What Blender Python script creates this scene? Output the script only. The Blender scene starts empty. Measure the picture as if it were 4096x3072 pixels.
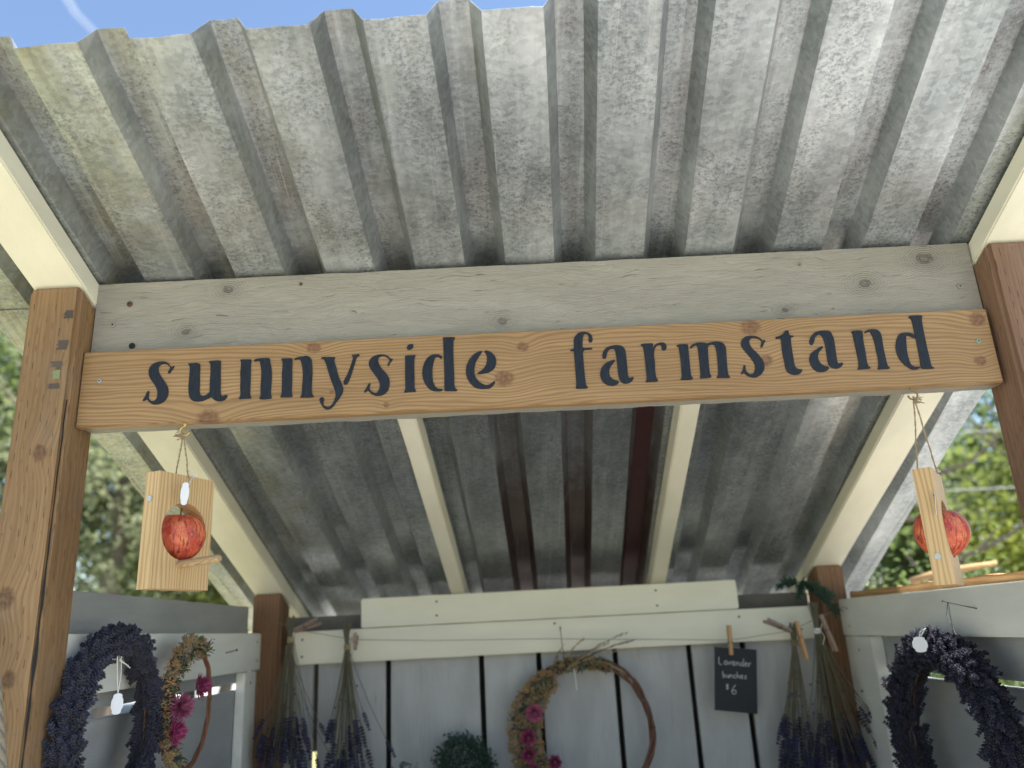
import bpy, bmesh, math, random
from math import sin, cos, pi, radians, sqrt
from mathutils import Vector, Matrix, Euler, noise as mnoise

random.seed(7)
SC = bpy.context.scene
COL = SC.collection

# ---------------------------------------------------------------- camera
cam_d = bpy.data.cameras.new('camera')
cam_o = bpy.data.objects.new('camera', cam_d)
COL.objects.link(cam_o)
cam_d.sensor_width = 36.0
cam_d.lens = 28.02
cam_d.clip_start = 0.05
cam_d.clip_end = 12000
R3 = Matrix(((0.9987634, 0.0491706, -0.0073418),
             (0.0076246, -0.2974249, -0.9547148),
             (-0.0491276, 0.9534782, -0.2974320)))
cam_o.matrix_world = Matrix.Translation((-0.0589, -1.341, 1.5)) @ R3.to_4x4()
cam_d.dof.use_dof = True
cam_d.dof.focus_distance = 1.42
cam_d.dof.aperture_fstop = 2.6
SC.camera = cam_o

# ---------------------------------------------------------------- sky, sun, exposure
SUN_DIR = Vector((0.42, -0.14, 0.90)).normalized()      # towards the sun
elev = math.asin(SUN_DIR.z)
azim = math.atan2(SUN_DIR.x, SUN_DIR.y)
W = bpy.data.worlds.new('World')
SC.world = W
W.use_nodes = True
wn = W.node_tree
bg = wn.nodes['Background']
sky = wn.nodes.new('ShaderNodeTexSky')
sky.sky_type = 'NISHITA'
sky.sun_disc = False
sky.sun_elevation = elev
sky.sun_rotation = azim
sky.air_density = 1.0
sky.dust_density = 0.05
sky.ozone_density = 0.3
wn.links.new(sky.outputs[0], bg.inputs[0])
bg.inputs[1].default_value = 0.088
sun_d = bpy.data.lights.new('sun', 'SUN')
sun_d.energy = 4.9
sun_d.angle = radians(0.53)
sun_d.color = (1.0, 0.955, 0.88)
sun_o = bpy.data.objects.new('sun', sun_d)
COL.objects.link(sun_o)
sun_o.rotation_euler = (-SUN_DIR).to_track_quat('-Z', 'Y').to_euler()
SC.view_settings.view_transform = 'Standard'
SC.view_settings.look = 'None'
SC.view_settings.exposure = 1.68
SC.view_settings.gamma = 1.0
SC.view_settings.use_curve_mapping = False
SC.cycles.max_bounces = 8
SC.cycles.diffuse_bounces = 5

# ---------------------------------------------------------------- node helpers
class G:
    """a material under construction"""
    def __init__(self, name):
        self.m = bpy.data.materials.new(name)
        self.m.use_nodes = True
        self.t = self.m.node_tree
        self.b = self.t.nodes['Principled BSDF']
        self.tc = self.t.nodes.new('ShaderNodeTexCoord')
    def new(self, kind, **kw):
        n = self.t.nodes.new(kind)
        for k, v in kw.items():
            setattr(n, k, v)
        return n
    def link(self, a, b):
        self.t.links.new(a, b)
    def setin(self, sock, v):
        if hasattr(v, 'is_linked') or isinstance(v, bpy.types.NodeSocket):
            self.link(v, sock)
        else:
            sock.default_value = v
    def obj(self):
        return self.tc.outputs['Object']
    def math(self, op, a, b=0.0, c=None, clamp=False):
        n = self.new('ShaderNodeMath', operation=op, use_clamp=clamp)
        self.setin(n.inputs[0], a)
        self.setin(n.inputs[1], b)
        if c is not None:
            self.setin(n.inputs[2], c)
        return n.outputs[0]
    def vmath(self, op, a, b=(0, 0, 0)):
        n = self.new('ShaderNodeVectorMath', operation=op)
        self.setin(n.inputs[0], a)
        if op == 'SCALE':
            self.setin(n.inputs['Scale'], b)
        else:
            self.setin(n.inputs[1], b)
        return n.outputs['Value'] if op in ('LENGTH', 'DISTANCE', 'DOT_PRODUCT') else n.outputs[0]
    def sep(self, v):
        n = self.new('ShaderNodeSeparateXYZ')
        self.link(v, n.inputs[0])
        return n.outputs
    def comb(self, x, y, z):
        n = self.new('ShaderNodeCombineXYZ')
        self.setin(n.inputs[0], x); self.setin(n.inputs[1], y); self.setin(n.inputs[2], z)
        return n.outputs[0]
    def rnd(self):
        return self.new('ShaderNodeObjectInfo').outputs['Random']
    def noise(self, vec, scale, detail=4, rough=0.55, dist=0.0):
        n = self.new('ShaderNodeTexNoise')
        self.link(vec, n.inputs['Vector'])
        n.inputs['Scale'].default_value = scale
        n.inputs['Detail'].default_value = detail
        n.inputs['Roughness'].default_value = rough
        n.inputs['Distortion'].default_value = dist
        return n.outputs['Fac']
    def voro(self, vec, scale, out='Color', feature='F1'):
        n = self.new('ShaderNodeTexVoronoi', feature=feature)
        self.link(vec, n.inputs['Vector'])
        n.inputs['Scale'].default_value = scale
        return n.outputs[out]
    def ramp(self, fac, stops, interp='LINEAR'):
        n = self.new('ShaderNodeValToRGB')
        cr = n.color_ramp
        cr.interpolation = interp
        while len(cr.elements) < len(stops):
            cr.elements.new(0.5)
        for e, (p, c) in zip(cr.elements, stops):
            e.position = p
            e.color = c if len(c) == 4 else (*c, 1)
        self.setin(n.inputs[0], fac)
        return n.outputs[0]
    def step(self, fac, a, b):
        n = self.new('ShaderNodeMapRange')
        self.setin(n.inputs['Value'], fac)
        n.inputs['From Min'].default_value = a
        n.inputs['From Max'].default_value = b
        return n.outputs[0]
    def mix(self, fac, a, b, blend='MIX'):
        n = self.new('ShaderNodeMix', data_type='RGBA', blend_type=blend)
        self.setin(n.inputs[0], fac)
        for s, v in ((n.inputs[6], a), (n.inputs[7], b)):
            if isinstance(v, tuple) and len(v) == 3:
                v = (*v, 1)
            self.setin(s, v)
        return n.outputs[2]
    def bump(self, h, strength=0.3, dist=0.002):
        n = self.new('ShaderNodeBump')
        n.inputs['Strength'].default_value = strength
        n.inputs['Distance'].default_value = dist
        self.link(h, n.inputs['Height'])
        self.link(n.outputs[0], self.b.inputs['Normal'])
    def out(self, color=None, rough=None, metal=None, spec=None):
        if color is not None:
            self.setin(self.b.inputs['Base Color'], color if not (isinstance(color, tuple) and len(color) == 3) else (*color, 1))
        if rough is not None:
            self.setin(self.b.inputs['Roughness'], rough)
        if metal is not None:
            self.setin(self.b.inputs['Metallic'], metal)
        if spec is not None:
            self.setin(self.b.inputs['Specular IOR Level'], spec)
        return self.m

def axes(g, axis, per_object=True):
    """object coordinates as (along, across, depth) for a board whose grain follows axis"""
    v = g.obj()
    if per_object:
        r = g.rnd()
        v = g.vmath('ADD', v, g.comb(g.math('MULTIPLY', r, 7.3), g.math('MULTIPLY', r, 3.1), g.math('MULTIPLY', r, 5.7)))
    s = g.sep(v)
    order = {'x': (0, 2, 1), 'y': (1, 2, 0), 'z': (2, 0, 1)}[axis]
    return [s[i] for i in order]

def wood_mat(name, axis, dark, mid, light, ring=55.0, knots=(), rough=0.62, slits=False, ringmix=0.5,
             fine=0.5, knot_col=(0.085, 0.045, 0.024), wander=1.0, per_object=True, grey=0.0):
    g = G(name)
    al, ac, de = axes(g, axis, per_object)
    acr = g.math('ADD', ac, g.math('MULTIPLY', de, 0.7))
    raw = g.sep(g.obj())
    order = {'x': (0, 2), 'y': (1, 2), 'z': (2, 0)}[axis]
    kal, kac = raw[order[0]], raw[order[1]]
    kmask = None
    for (ka, kc, kr) in knots:
        da = g.math('SUBTRACT', kal, ka)
        dc = g.math('SUBTRACT', kac, kc)
        # grain lines flow round the knot
        e = g.math('ADD', g.math('MULTIPLY', g.math('MULTIPLY', da, da), 1 / (kr * 3.2) ** 2),
                   g.math('MULTIPLY', g.math('MULTIPLY', dc, dc), 1 / (kr * 2.4) ** 2))
        bulge = g.math('EXPONENT', g.math('MULTIPLY', e, -1.0))
        acr = g.math('ADD', acr, g.math('MULTIPLY', bulge, kr * 1.1))
        d = g.math('SQRT', g.math('ADD', g.math('MULTIPLY', g.math('MULTIPLY', da, da), 0.7), g.math('MULTIPLY', dc, dc)))
        nz = g.noise(g.obj(), 120, 3)
        d = g.math('ADD', d, g.math('MULTIPLY', g.math('SUBTRACT', nz, 0.5), kr * 0.7))
        k = g.step(d, kr * 1.12, kr * 0.7)
        kmask = k if kmask is None else g.math('MAXIMUM', kmask, k)
    lo = g.comb(g.math('MULTIPLY', al, 1.3), g.math('MULTIPLY', acr, 9.0), g.math('MULTIPLY', de, 9.0))
    wv = g.math('MULTIPLY', g.math('SUBTRACT', g.noise(lo, 1.6, 3, 0.5), 0.5), 0.055 * wander)
    rc = g.math('ADD', acr, wv)
    ph = g.math('MULTIPLY', rc, ring * 6.283)
    jit = g.math('MULTIPLY', g.noise(g.comb(g.math('MULTIPLY', al, 5), g.math('MULTIPLY', acr, 60), de), 1.0, 3), 3.4)
    s = g.math('SINE', g.math('ADD', ph, jit))
    ringv = g.step(s, -1.0, 1.0)
    ringv = g.math('POWER', ringv, 1.8)
    fv = g.noise(g.comb(g.math('MULTIPLY', al, 10), g.math('MULTIPLY', acr, 420), g.math('MULTIPLY', de, 420)), 1.0, 4, 0.6)
    bv = g.noise(g.comb(g.math('MULTIPLY', al, 2.2), g.math('MULTIPLY', acr, 14), g.math('MULTIPLY', de, 14)), 1.0, 4, 0.6)
    c = g.ramp(bv, [(0.3, mid), (0.72, light)])
    c = g.mix(g.math('MULTIPLY', ringv, ringmix), c, dark)
    c = g.mix(g.math('MULTIPLY', g.step(fv, 0.42, 0.75), fine), c, dark)
    if grey:
        gm = g.noise(g.obj(), 9, 5, 0.6)
        c = g.mix(g.math('MULTIPLY', g.step(gm, 0.5, 0.75), grey), c, (0.17, 0.155, 0.14))
    h = g.math('ADD', g.math('MULTIPLY', ringv, -0.5), g.math('MULTIPLY', fv, 0.8))
    if slits:
        # rows of short slits of pressure treated lumber
        u = g.math('MULTIPLY', g.math('ADD', raw[0], g.math('MULTIPLY', raw[1], 1.0)), 1 / 0.0125)
        u = g.math('ADD', u, g.math('MULTIPLY', g.noise(g.obj(), 14, 2), 0.8))
        col = g.math('FLOOR', u)
        v = g.math('MULTIPLY', raw[2], 1 / 0.034)
        v = g.math('ADD', v, g.math('MULTIPLY', g.math('FRACT', g.math('MULTIPLY', col, 0.371)), 1.0))
        v = g.math('ADD', v, g.math('MULTIPLY', g.noise(g.obj(), 20, 2), 0.6))
        fu = g.math('ABSOLUTE', g.math('SUBTRACT', g.math('FRACT', u), 0.5))
        fvv = g.math('ABSOLUTE', g.math('SUBTRACT', g.math('FRACT', v), 0.5))
        m = g.math('MULTIPLY', g.step(fu, 0.055, 0.03), g.step(fvv, 0.22, 0.18))
        m = g.math('MULTIPLY', m, g.step(g.noise(g.obj(), 31, 2), 0.42, 0.58))
        c = g.mix(g.math('MULTIPLY', m, 0.85), c, (0.02, 0.012, 0.008))
        h = g.math('SUBTRACT', h, g.math('MULTIPLY', m, 3.0))
    if kmask is not None:
        kc2 = g.mix(g.step(g.noise(g.obj(), 160, 3), 0.4, 0.65), knot_col, tuple(x * 2.0 for x in knot_col))
        c = g.mix(g.math('MULTIPLY', kmask, 0.8), c, kc2)
    g.bump(h, 0.35, 0.0012)
    return g.out(c, rough, 0.0, 0.35)

def paint_mat(name, axis, col, rough=0.55, relief=0.3, rel_scale=1.0, knots=(), blotch=0.06, per_object=True, chips=0.0):
    g = G(name)
    al, ac, de = axes(g, axis, per_object)
    wob = g.math('MULTIPLY', g.noise(g.comb(g.math('MULTIPLY', al, 6), g.math('MULTIPLY', ac, 12), de), 1.0, 3), 0.05)
    v = g.comb(g.math('MULTIPLY', al, 16 * rel_scale), g.math('MULTIPLY', g.math('ADD', ac, wob), 230 * rel_scale), g.math('MULTIPLY', de, 230 * rel_scale))
    n1 = g.noise(v, 1.0, 7, 0.72)
    n2 = g.noise(g.comb(g.math('MULTIPLY', al, 3), g.math('MULTIPLY', ac, 10), g.math('MULTIPLY', de, 10)), 1.0, 5, 0.6)
    crack = g.step(n1, 0.36, 0.28)
    h = g.math('SUBTRACT', n1, g.math('MULTIPLY', crack, 0.5))
    c = g.mix(g.step(n2, 0.35, 0.7), tuple(x * (1 - blotch) for x in col), tuple(min(1, x * (1 + blotch)) for x in col))
    c = g.mix(g.math('MULTIPLY', crack, min(0.13, 0.25 * relief / 0.3)), c, tuple(x * 0.5 for x in col))
    raw = g.sep(g.obj())
    order = {'x': (0, 2), 'y': (1, 2), 'z': (2, 0)}[axis]
    for (ka, kc, kr) in knots:
        da = g.math('SUBTRACT', raw[order[0]], ka)
        dc = g.math('SUBTRACT', raw[order[1]], kc)
        d = g.math('SQRT', g.math('ADD', g.math('MULTIPLY', g.math('MULTIPLY', da, da), 0.5), g.math('MULTIPLY', dc, dc)))
        m = g.step(d, kr * 1.5, kr * 0.3)
        nz = g.noise(g.obj(), 220, 6, 0.8)
        m2 = g.math('MULTIPLY', m, g.step(nz, 0.50, 0.66))
        rip = g.math('MULTIPLY', g.math('SINE', g.math('ADD', g.math('MULTIPLY', d, 1500.0), g.math('MULTIPLY', nz, 6.0))), g.math('MULTIPLY', m, 0.22))
        core = g.step(g.math('ADD', d, g.math('MULTIPLY', g.math('SUBTRACT', nz, 0.5), kr * 0.9)), kr * 0.30, kr * 0.10)
        c = g.mix(g.math('MULTIPLY', m2, 0.18), c, tuple(x * 0.45 for x in col))
        c = g.mix(g.math('MULTIPLY', core, 0.22), c, tuple(x * 0.25 for x in col))
        h = g.math('ADD', g.math('SUBTRACT', h, g.math('MULTIPLY', core, 0.9)), rip)
    if chips:
        cn = g.noise(g.obj(), 55, 6, 0.75)
        c = g.mix(g.math('MULTIPLY', g.step(cn, 0.66, 0.70), chips), c, (0.23, 0.15, 0.085))
    g.bump(h, relief, 0.002 if relief < .6 else 0.0045)
    return g.out(c, rough, 0.0, 0.4)

def plain(name, col, rough=0.6, metal=0.0, vary=0.15, scale=60, bump=0.0, spec=0.4, trans=0.0):
    g = G(name)
    n = g.noise(g.obj(), scale, 4, 0.6)
    r = g.rnd()
    k = g.math('ADD', g.math('MULTIPLY', n, vary * 2), g.math('MULTIPLY', r, vary))
    lo = tuple(x * (1 - vary) for x in col); hi = tuple(min(1, x * (1 + vary)) for x in col)
    c = g.mix(g.step(k, 0.3 * vary, 2.3 * vary), lo, hi)
    if bump:
        g.bump(n, bump, 0.001)
    if trans:
        g.b.inputs['Transmission Weight'].default_value = 0.0
        tr = g.new('ShaderNodeBsdfTranslucent')
        g.link(c, tr.inputs[0])
        ms = g.new('ShaderNodeMixShader')
        ms.inputs[0].default_value = trans
        g.link(g.b.outputs[0], ms.inputs[1]); g.link(tr.outputs[0], ms.inputs[2])
        o = g.t.nodes['Material Output']
        g.link(ms.outputs[0], o.inputs[0])
    return g.out(c, rough, metal, spec)

# ---------------------------------------------------------------- galvanised sheet
def metal_mat(name, rust=0.0, tone=1.0, calm=1.0, metal=0.72, backrust=0.0, gloss=0.0):
    g = G(name)
    v = g.obj()
    s = g.sep(v)
    vs = g.comb(g.math('MULTIPLY', s[0], 1.6), g.math('MULTIPLY', s[1], 0.7), s[2])
    big = g.noise(vs, 4.5, 4, 0.6)
    mid = g.noise(v, 20, 7, 0.72)
    fine = g.noise(g.comb(g.math('MULTIPLY', s[0], 1.0), g.math('MULTIPLY', s[1], 1.25), s[2]), 150, 8, 0.8)
    wv = g.comb(g.math('MULTIPLY', s[0], 1.0), g.math('MULTIPLY', s[1], 1.5), s[2])
    sp = g.sep(g.voro(g.vmath('ADD', wv, g.vmath('SCALE', g.comb(mid, fine, mid), 0.02)), 95))[0]
    t = tone
    c = g.ramp(big, [(0.30, (0.24 * t, 0.27 * t, 0.29 * t)), (0.48, (0.44 * t, 0.475 * t, 0.495 * t)), (0.66, (0.74 * t, 0.78 * t, 0.81 * t))])
    c = g.mix(0.38, c, g.ramp(sp, [(0.0, (0.24 * t, 0.258 * t, 0.27 * t)), (1.0, (0.62 * t, 0.65 * t, 0.67 * t))]))
    # white oxide flecks and dark worn patches
    patch = g.step(g.noise(vs, 7, 4, 0.6), 0.40, 0.56)
    dk = g.math('MULTIPLY', g.step(fine, 0.49, 0.57), patch)
    c = g.mix(g.math('MULTIPLY', dk, 0.72 * calm), c, (0.095, 0.115, 0.14))
    fl = g.math('MULTIPLY', g.step(g.noise(v, 230, 7, 0.8), 0.55, 0.62), g.step(mid, 0.44, 0.6))
    c = g.mix(g.math('MULTIPLY', fl, 0.6 * calm), c, (0.70, 0.71, 0.70))
    # tan dirt, stronger at the left end of the roof
    left = g.step(s[0], 0.0, -0.9)
    dirt = g.math('MULTIPLY', g.step(g.noise(v, 11, 7, 0.72), 0.44, 0.66), g.math('ADD', g.math('MULTIPLY', left, 0.75), 0.05))
    c = g.mix(g.math('MULTIPLY', dirt, 0.65), c, (0.25, 0.225, 0.125))
    spots = g.step(g.voro(v, 34, 'Distance'), 0.085, 0.05)
    spots = g.math('MULTIPLY', spots, g.step(g.noise(v, 9, 3), 0.52, 0.6))
    c = g.mix(g.math('MULTIPLY', spots, 0.6), c, (0.13, 0.10, 0.075))
    if rust:
        r = g.noise(g.comb(g.math('MULTIPLY', s[0], 26), g.math('MULTIPLY', s[1], 4), s[2]), 1.0, 5, 0.7)
        br = g.math('MULTIPLY', g.step(r, 0.40, 0.64), rust)
        c = g.mix(g.math('MULTIPLY', br, 0.7), c, (0.165, 0.145, 0.135))
        rr = g.math('MULTIPLY', g.step(fine, 0.52, 0.60), g.step(r, 0.46, 0.60))
        c = g.mix(g.math('MULTIPLY', rr, 0.85 * rust), c, (0.16, 0.055, 0.035))
    # water streaks run down the slope
    st = g.noise(g.comb(g.math('MULTIPLY', s[0], 60), g.math('MULTIPLY', s[1], 2.2), s[2]), 1.0, 5, 0.65)
    c = g.mix(g.math('MULTIPLY', g.step(st, 0.52, 0.72), 0.25), c, (0.15, 0.155, 0.155))
    c = g.mix(g.math('MULTIPLY', g.step(st, 0.46, 0.30), 0.28), c, (0.66, 0.69, 0.70))
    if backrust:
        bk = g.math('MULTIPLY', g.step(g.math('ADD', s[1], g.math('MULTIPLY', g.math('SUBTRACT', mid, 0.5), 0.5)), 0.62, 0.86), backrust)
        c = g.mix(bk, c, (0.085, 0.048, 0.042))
    # scratches along the sheet
    sc = g.noise(g.comb(g.math('MULTIPLY', s[0], 260), g.math('MULTIPLY', s[1], 3), s[2]), 1.0, 2, 0.5)
    c = g.mix(g.math('MULTIPLY', g.step(sc, 0.70, 0.74), 0.35), c, (0.62, 0.62, 0.6))
    rough = g.ramp(mid, [(0.3, (0.27 - gloss,) * 3), (0.7, (0.46 - gloss,) * 3)])
    h = g.math('ADD', g.math('MULTIPLY', fine, 0.5), g.math('MULTIPLY', mid, 0.6))
    g.bump(h, 0.07 * (0.5 + 0.5 * calm), 0.0012)
    return g.out(c, rough, metal, 0.5)

M = {}
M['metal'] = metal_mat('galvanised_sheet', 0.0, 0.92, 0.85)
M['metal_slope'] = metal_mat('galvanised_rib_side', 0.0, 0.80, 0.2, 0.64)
M['metal_rib'] = metal_mat('galvanised_rib', 0.5, 0.80, 0.9)
M['metal_rear'] = metal_mat('galvanised_rear_course', 0.0, 0.86, 1.0, 0.68, 0.0, 0.0)  # rear half toned darker: shade put into the metal colour
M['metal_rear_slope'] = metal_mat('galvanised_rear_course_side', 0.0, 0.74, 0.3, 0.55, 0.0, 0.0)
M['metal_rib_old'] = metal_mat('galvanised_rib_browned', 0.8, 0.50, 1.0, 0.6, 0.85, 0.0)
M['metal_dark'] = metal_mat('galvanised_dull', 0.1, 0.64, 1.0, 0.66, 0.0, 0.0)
M['maroon'] = plain('maroon_painted_rib', (0.060, 0.022, 0.024), 0.5, 0.2, 0.3, 30)
M['sign_wood'] = wood_mat('stained_pine', 'x', (0.16, 0.085, 0.032), (0.30, 0.172, 0.072), (0.41, 0.252, 0.115), ring=150,
    knots=[(-0.581, 1.882, 0.017), (-0.400, 2.004, 0.0115), (-0.062, 1.929, 0.0155), (-0.026, 1.987, 0.0095),
           (0.385, 2.003, 0.016), (0.404, 1.938, 0.011), (0.793, 1.996, 0.014), (0.781, 1.918, 0.010), (-0.366, 1.919, 0.004), (-0.27, 1.891, 0.005)],
    rough=0.5, ringmix=0.55, fine=0.40, per_object=False, knot_col=(0.12, 0.055, 0.025))
M['front_post'] = wood_mat('treated_post', 'z', (0.125, 0.066, 0.028), (0.245, 0.142, 0.064), (0.335, 0.205, 0.10), ring=120, slits=True,
    knots=[(1.753, -0.795, 0.008), (1.828, -0.85, 0.013), (1.59, -0.875, 0.016), (1.468, -0.853, 0.012), (1.975, -0.836, 0.006)],
    rough=0.75, ringmix=0.28, fine=0.6, per_object=False, wander=1.2, grey=0.25)
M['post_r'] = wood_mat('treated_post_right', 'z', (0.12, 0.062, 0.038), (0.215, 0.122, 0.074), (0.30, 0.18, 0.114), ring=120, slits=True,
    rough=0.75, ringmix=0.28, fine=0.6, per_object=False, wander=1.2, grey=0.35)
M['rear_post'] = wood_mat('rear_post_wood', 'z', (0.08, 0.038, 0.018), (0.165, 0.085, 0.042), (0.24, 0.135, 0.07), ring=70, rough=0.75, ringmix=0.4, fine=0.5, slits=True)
M['feeder_wood'] = wood_mat('feeder_pine', 'z', (0.34, 0.19, 0.075), (0.56, 0.37, 0.175), (0.66, 0.46, 0.24), ring=150, rough=0.55, ringmix=0.6, fine=0.2, wander=0.7)
M['perch_wood'] = wood_mat('perch_wood', 'x', (0.20, 0.11, 0.05), (0.42, 0.27, 0.14), (0.52, 0.36, 0.20), ring=200, rough=0.6, ringmix=0.5, fine=0.3)
M['raw_wood'] = wood_mat('raw_board', 'y', (0.20, 0.10, 0.04), (0.45, 0.26, 0.11), (0.56, 0.36, 0.17), ring=80, rough=0.75, ringmix=0.5, fine=0.6)
M['pin_wood'] = wood_mat('clothespin_wood', 'z', (0.30, 0.15, 0.07), (0.50, 0.29, 0.14), (0.58, 0.36, 0.19), ring=120, rough=0.6, ringmix=0.3, fine=0.3)
M['pin_old'] = wood_mat('old_clothespin_wood', 'z', (0.17, 0.11, 0.08), (0.32, 0.22, 0.16), (0.42, 0.31, 0.24), ring=120, rough=0.7, ringmix=0.3, fine=0.4)
HDR_KN = [(-0.566, 2.135, 0.022), (-0.64, 2.055, 0.018), (0.615, 2.085, 0.026), (0.46, 2.04, 0.016), (-0.06, 2.045, 0.020), (0.735, 2.13, 0.035), (0.50, 2.13, 0.006)]
M['header_paint'] = paint_mat('rough_grey_paint', 'x', (0.345, 0.315, 0.262), 0.6, 1.0, 1.0, HDR_KN, 0.07, per_object=False, chips=0.5)
M['rafter_paint'] = paint_mat('cream_paint', 'y', (0.74, 0.71, 0.58), 0.5, 0.3, 0.5, (), 0.07)
M['rail_paint'] = paint_mat('pale_grey_paint_y', 'y', (0.76, 0.75, 0.69), 0.5, 0.25, 0.8, (), 0.09)
M['beam_paint'] = paint_mat('pale_grey_paint_x', 'x', (0.72, 0.68, 0.54), 0.5, 0.22, 0.8, (), 0.06)
M['wall_paint_y'] = paint_mat('wall_grey_paint_y', 'y', (0.37, 0.375, 0.375), 0.6, 0.6, 0.7, (), 0.13)
M['plank_paint'] = paint_mat('wall_grey_paint_z', 'z', (0.44, 0.435, 0.42), 0.55, 0.8, 0.55, (), 0.13)
M['old_beam'] = plain('weathered_beam', (0.13, 0.12, 0.105), 0.8, 0, 0.25, 40, 0.3)  # beam colour darkened so the gap behind the rails stays black
M['dark_wood'] = plain('shaded_backing', (0.025, 0.023, 0.02), 0.9, 0, 0.3)  # near black, for the added light blockers and the plank gap sheet
def letter_mat():
    g = G('brushed_black_paint')
    v = g.sep(g.obj())
    br = g.noise(g.comb(g.math('MULTIPLY', v[0], 420), 0.0, g.math('MULTIPLY', v[2], 45)), 1.0, 4, 0.6)
    wear = g.noise(g.obj(), 330, 5, 0.75)
    big = g.noise(g.obj(), 40, 3, 0.6)
    c = g.mix(g.step(br, 0.35, 0.7), (0.005, 0.0065, 0.010), (0.016, 0.020, 0.028))
    c = g.mix(g.math('MULTIPLY', g.step(g.math('ADD', g.math('MULTIPLY', wear, 0.7), g.math('MULTIPLY', big, 0.3)), 0.60, 0.66), 0.5), c, (0.14, 0.085, 0.045))
    g.bump(br, 0.6, 0.0015)
    return g.out(c, 0.45, 0, 0.3)
M['letter'] = letter_mat()
M['steel'] = plain('zinc_steel', (0.42, 0.42, 0.40), 0.35, 0.9, 0.2)
M['steel_green'] = plain('green_coated_screw', (0.24, 0.36, 0.24), 0.35, 0.6, 0.2)
M['rusty'] = plain('rusty_nail', (0.10, 0.055, 0.04), 0.7, 0.3, 0.3)
M['black'] = plain('black_recess', (0.012, 0.011, 0.01), 0.8, 0, 0.2)
M['brass'] = plain('brass', (0.62, 0.42, 0.12), 0.28, 1.0, 0.1)
M['brass_dull'] = plain('dull_brass', (0.28, 0.22, 0.12), 0.4, 0.9, 0.2)
M['twine'] = plain('jute_twine', (0.30, 0.215, 0.13), 0.9, 0, 0.3, 300, 0.4)
M['rope'] = plain('jute_rope', (0.27, 0.22, 0.16), 0.9, 0, 0.35, 300, 0.6)
M['thread'] = plain('white_thread', (0.72, 0.71, 0.67), 0.8, 0, 0.1)
M['tag'] = plain('white_card', (0.70, 0.70, 0.72), 0.6, 0, 0.03)
M['card'] = plain('black_chalk_card', (0.016, 0.018, 0.022), 0.65, 0, 0.25, 30)
M['chalk'] = plain('chalk', (0.50, 0.50, 0.48), 0.9, 0, 0.35, 400)
M['line'] = plain('grey_cord', (0.22, 0.21, 0.19), 0.8, 0, 0.2)
M['wire'] = plain('dark_wire', (0.03, 0.028, 0.03), 0.5, 0.5, 0.2)
M['lav'] = plain('lavender_buds', (0.038, 0.040, 0.068), 0.75, 0, 0.5, 300)
M['lav_dark'] = plain('lavender_buds_dark', (0.022, 0.022, 0.037), 0.8, 0, 0.5, 300)
M['lav_grey'] = plain('lavender_calyx', (0.055, 0.047, 0.052), 0.85, 0, 0.4, 300)
M['lav_blue'] = plain('lavender_blue', (0.030, 0.029, 0.085), 0.75, 0, 0.45, 300)
M['stem'] = plain('dry_stem', (0.125, 0.112, 0.072), 0.85, 0, 0.35, 80)
M['stem_brown'] = plain('brown_stem', (0.15, 0.085, 0.045), 0.85, 0, 0.35, 80)
M['straw'] = plain('dry_straw', (0.34, 0.27, 0.165), 0.85, 0, 0.3, 80)
M['tan'] = plain('dried_tan_bloom', (0.33, 0.20, 0.085), 0.85, 0, 0.35, 200)
M['buff'] = plain('buff_bloom', (0.27, 0.205, 0.13), 0.85, 0, 0.35, 200)
M['sage'] = plain('sage_leaf', (0.13, 0.155, 0.075), 0.8, 0, 0.35, 90)
M['deep_leaf'] = plain('deep_green_leaf', (0.03, 0.065, 0.042), 0.7, 0, 0.35, 60)
M['pink'] = plain('magenta_petal', (0.28, 0.030, 0.105), 0.8, 0, 0.3, 200)
M['pink2'] = plain('pink_petal', (0.38, 0.08, 0.17), 0.8, 0, 0.3, 200)
M['pale_pink'] = plain('pale_pink_petal', (0.46, 0.17, 0.25), 0.75, 0, 0.25, 200)
M['eye'] = plain('flower_eye', (0.42, 0.34, 0.16), 0.85, 0, 0.3, 300)
M['vine'] = plain('grapevine', (0.135, 0.062, 0.038), 0.65, 0, 0.35, 60, 0.5)
M['vine_red'] = plain('willow_twig', (0.20, 0.085, 0.045), 0.6, 0, 0.3, 60, 0.4)
M['bark'] = plain('bark', (0.11, 0.09, 0.07), 0.9, 0, 0.35, 6, 0.5)
M['ink'] = plain('ink_stamp', (0.085, 0.068, 0.055), 0.8, 0, 0.5, 400)
M['ink_green'] = plain('green_ink_stamp', (0.17, 0.20, 0.10), 0.8, 0, 0.4, 400)
def leaf_mat(name, col, col2):
    g = G(name)
    n = g.noise(g.obj(), 0.9, 3, 0.6)
    n2 = g.noise(g.obj(), 9.0, 2, 0.6)
    c = g.mix(g.step(g.math('ADD', g.math('MULTIPLY', n, 0.6), g.math('MULTIPLY', n2, 0.4)), 0.38, 0.62), col, col2)
    tr = g.new('ShaderNodeBsdfTranslucent')
    g.link(g.mix(0.35, c, (0.22, 0.27, 0.06), 'ADD'), tr.inputs[0])
    ms = g.new('ShaderNodeMixShader')
    ms.inputs[0].default_value = 0.55
    g.link(g.b.outputs[0], ms.inputs[1]); g.link(tr.outputs[0], ms.inputs[2])
    g.link(ms.outputs[0], g.t.nodes['Material Output'].inputs[0])
    return g.out(c, 0.5, 0, 0.4)
M['leaf_a'] = leaf_mat('leaf_olive', (0.08, 0.115, 0.03), (0.21, 0.24, 0.07))
M['leaf_b'] = leaf_mat('leaf_green', (0.04, 0.08, 0.03), (0.12, 0.17, 0.065))
M['leaf_c'] = leaf_mat('leaf_grey_green', (0.12, 0.14, 0.08), (0.25, 0.27, 0.18))
M['leaf_d'] = leaf_mat('leaf_dark', (0.02, 0.045, 0.02), (0.045, 0.08, 0.03))
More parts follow.
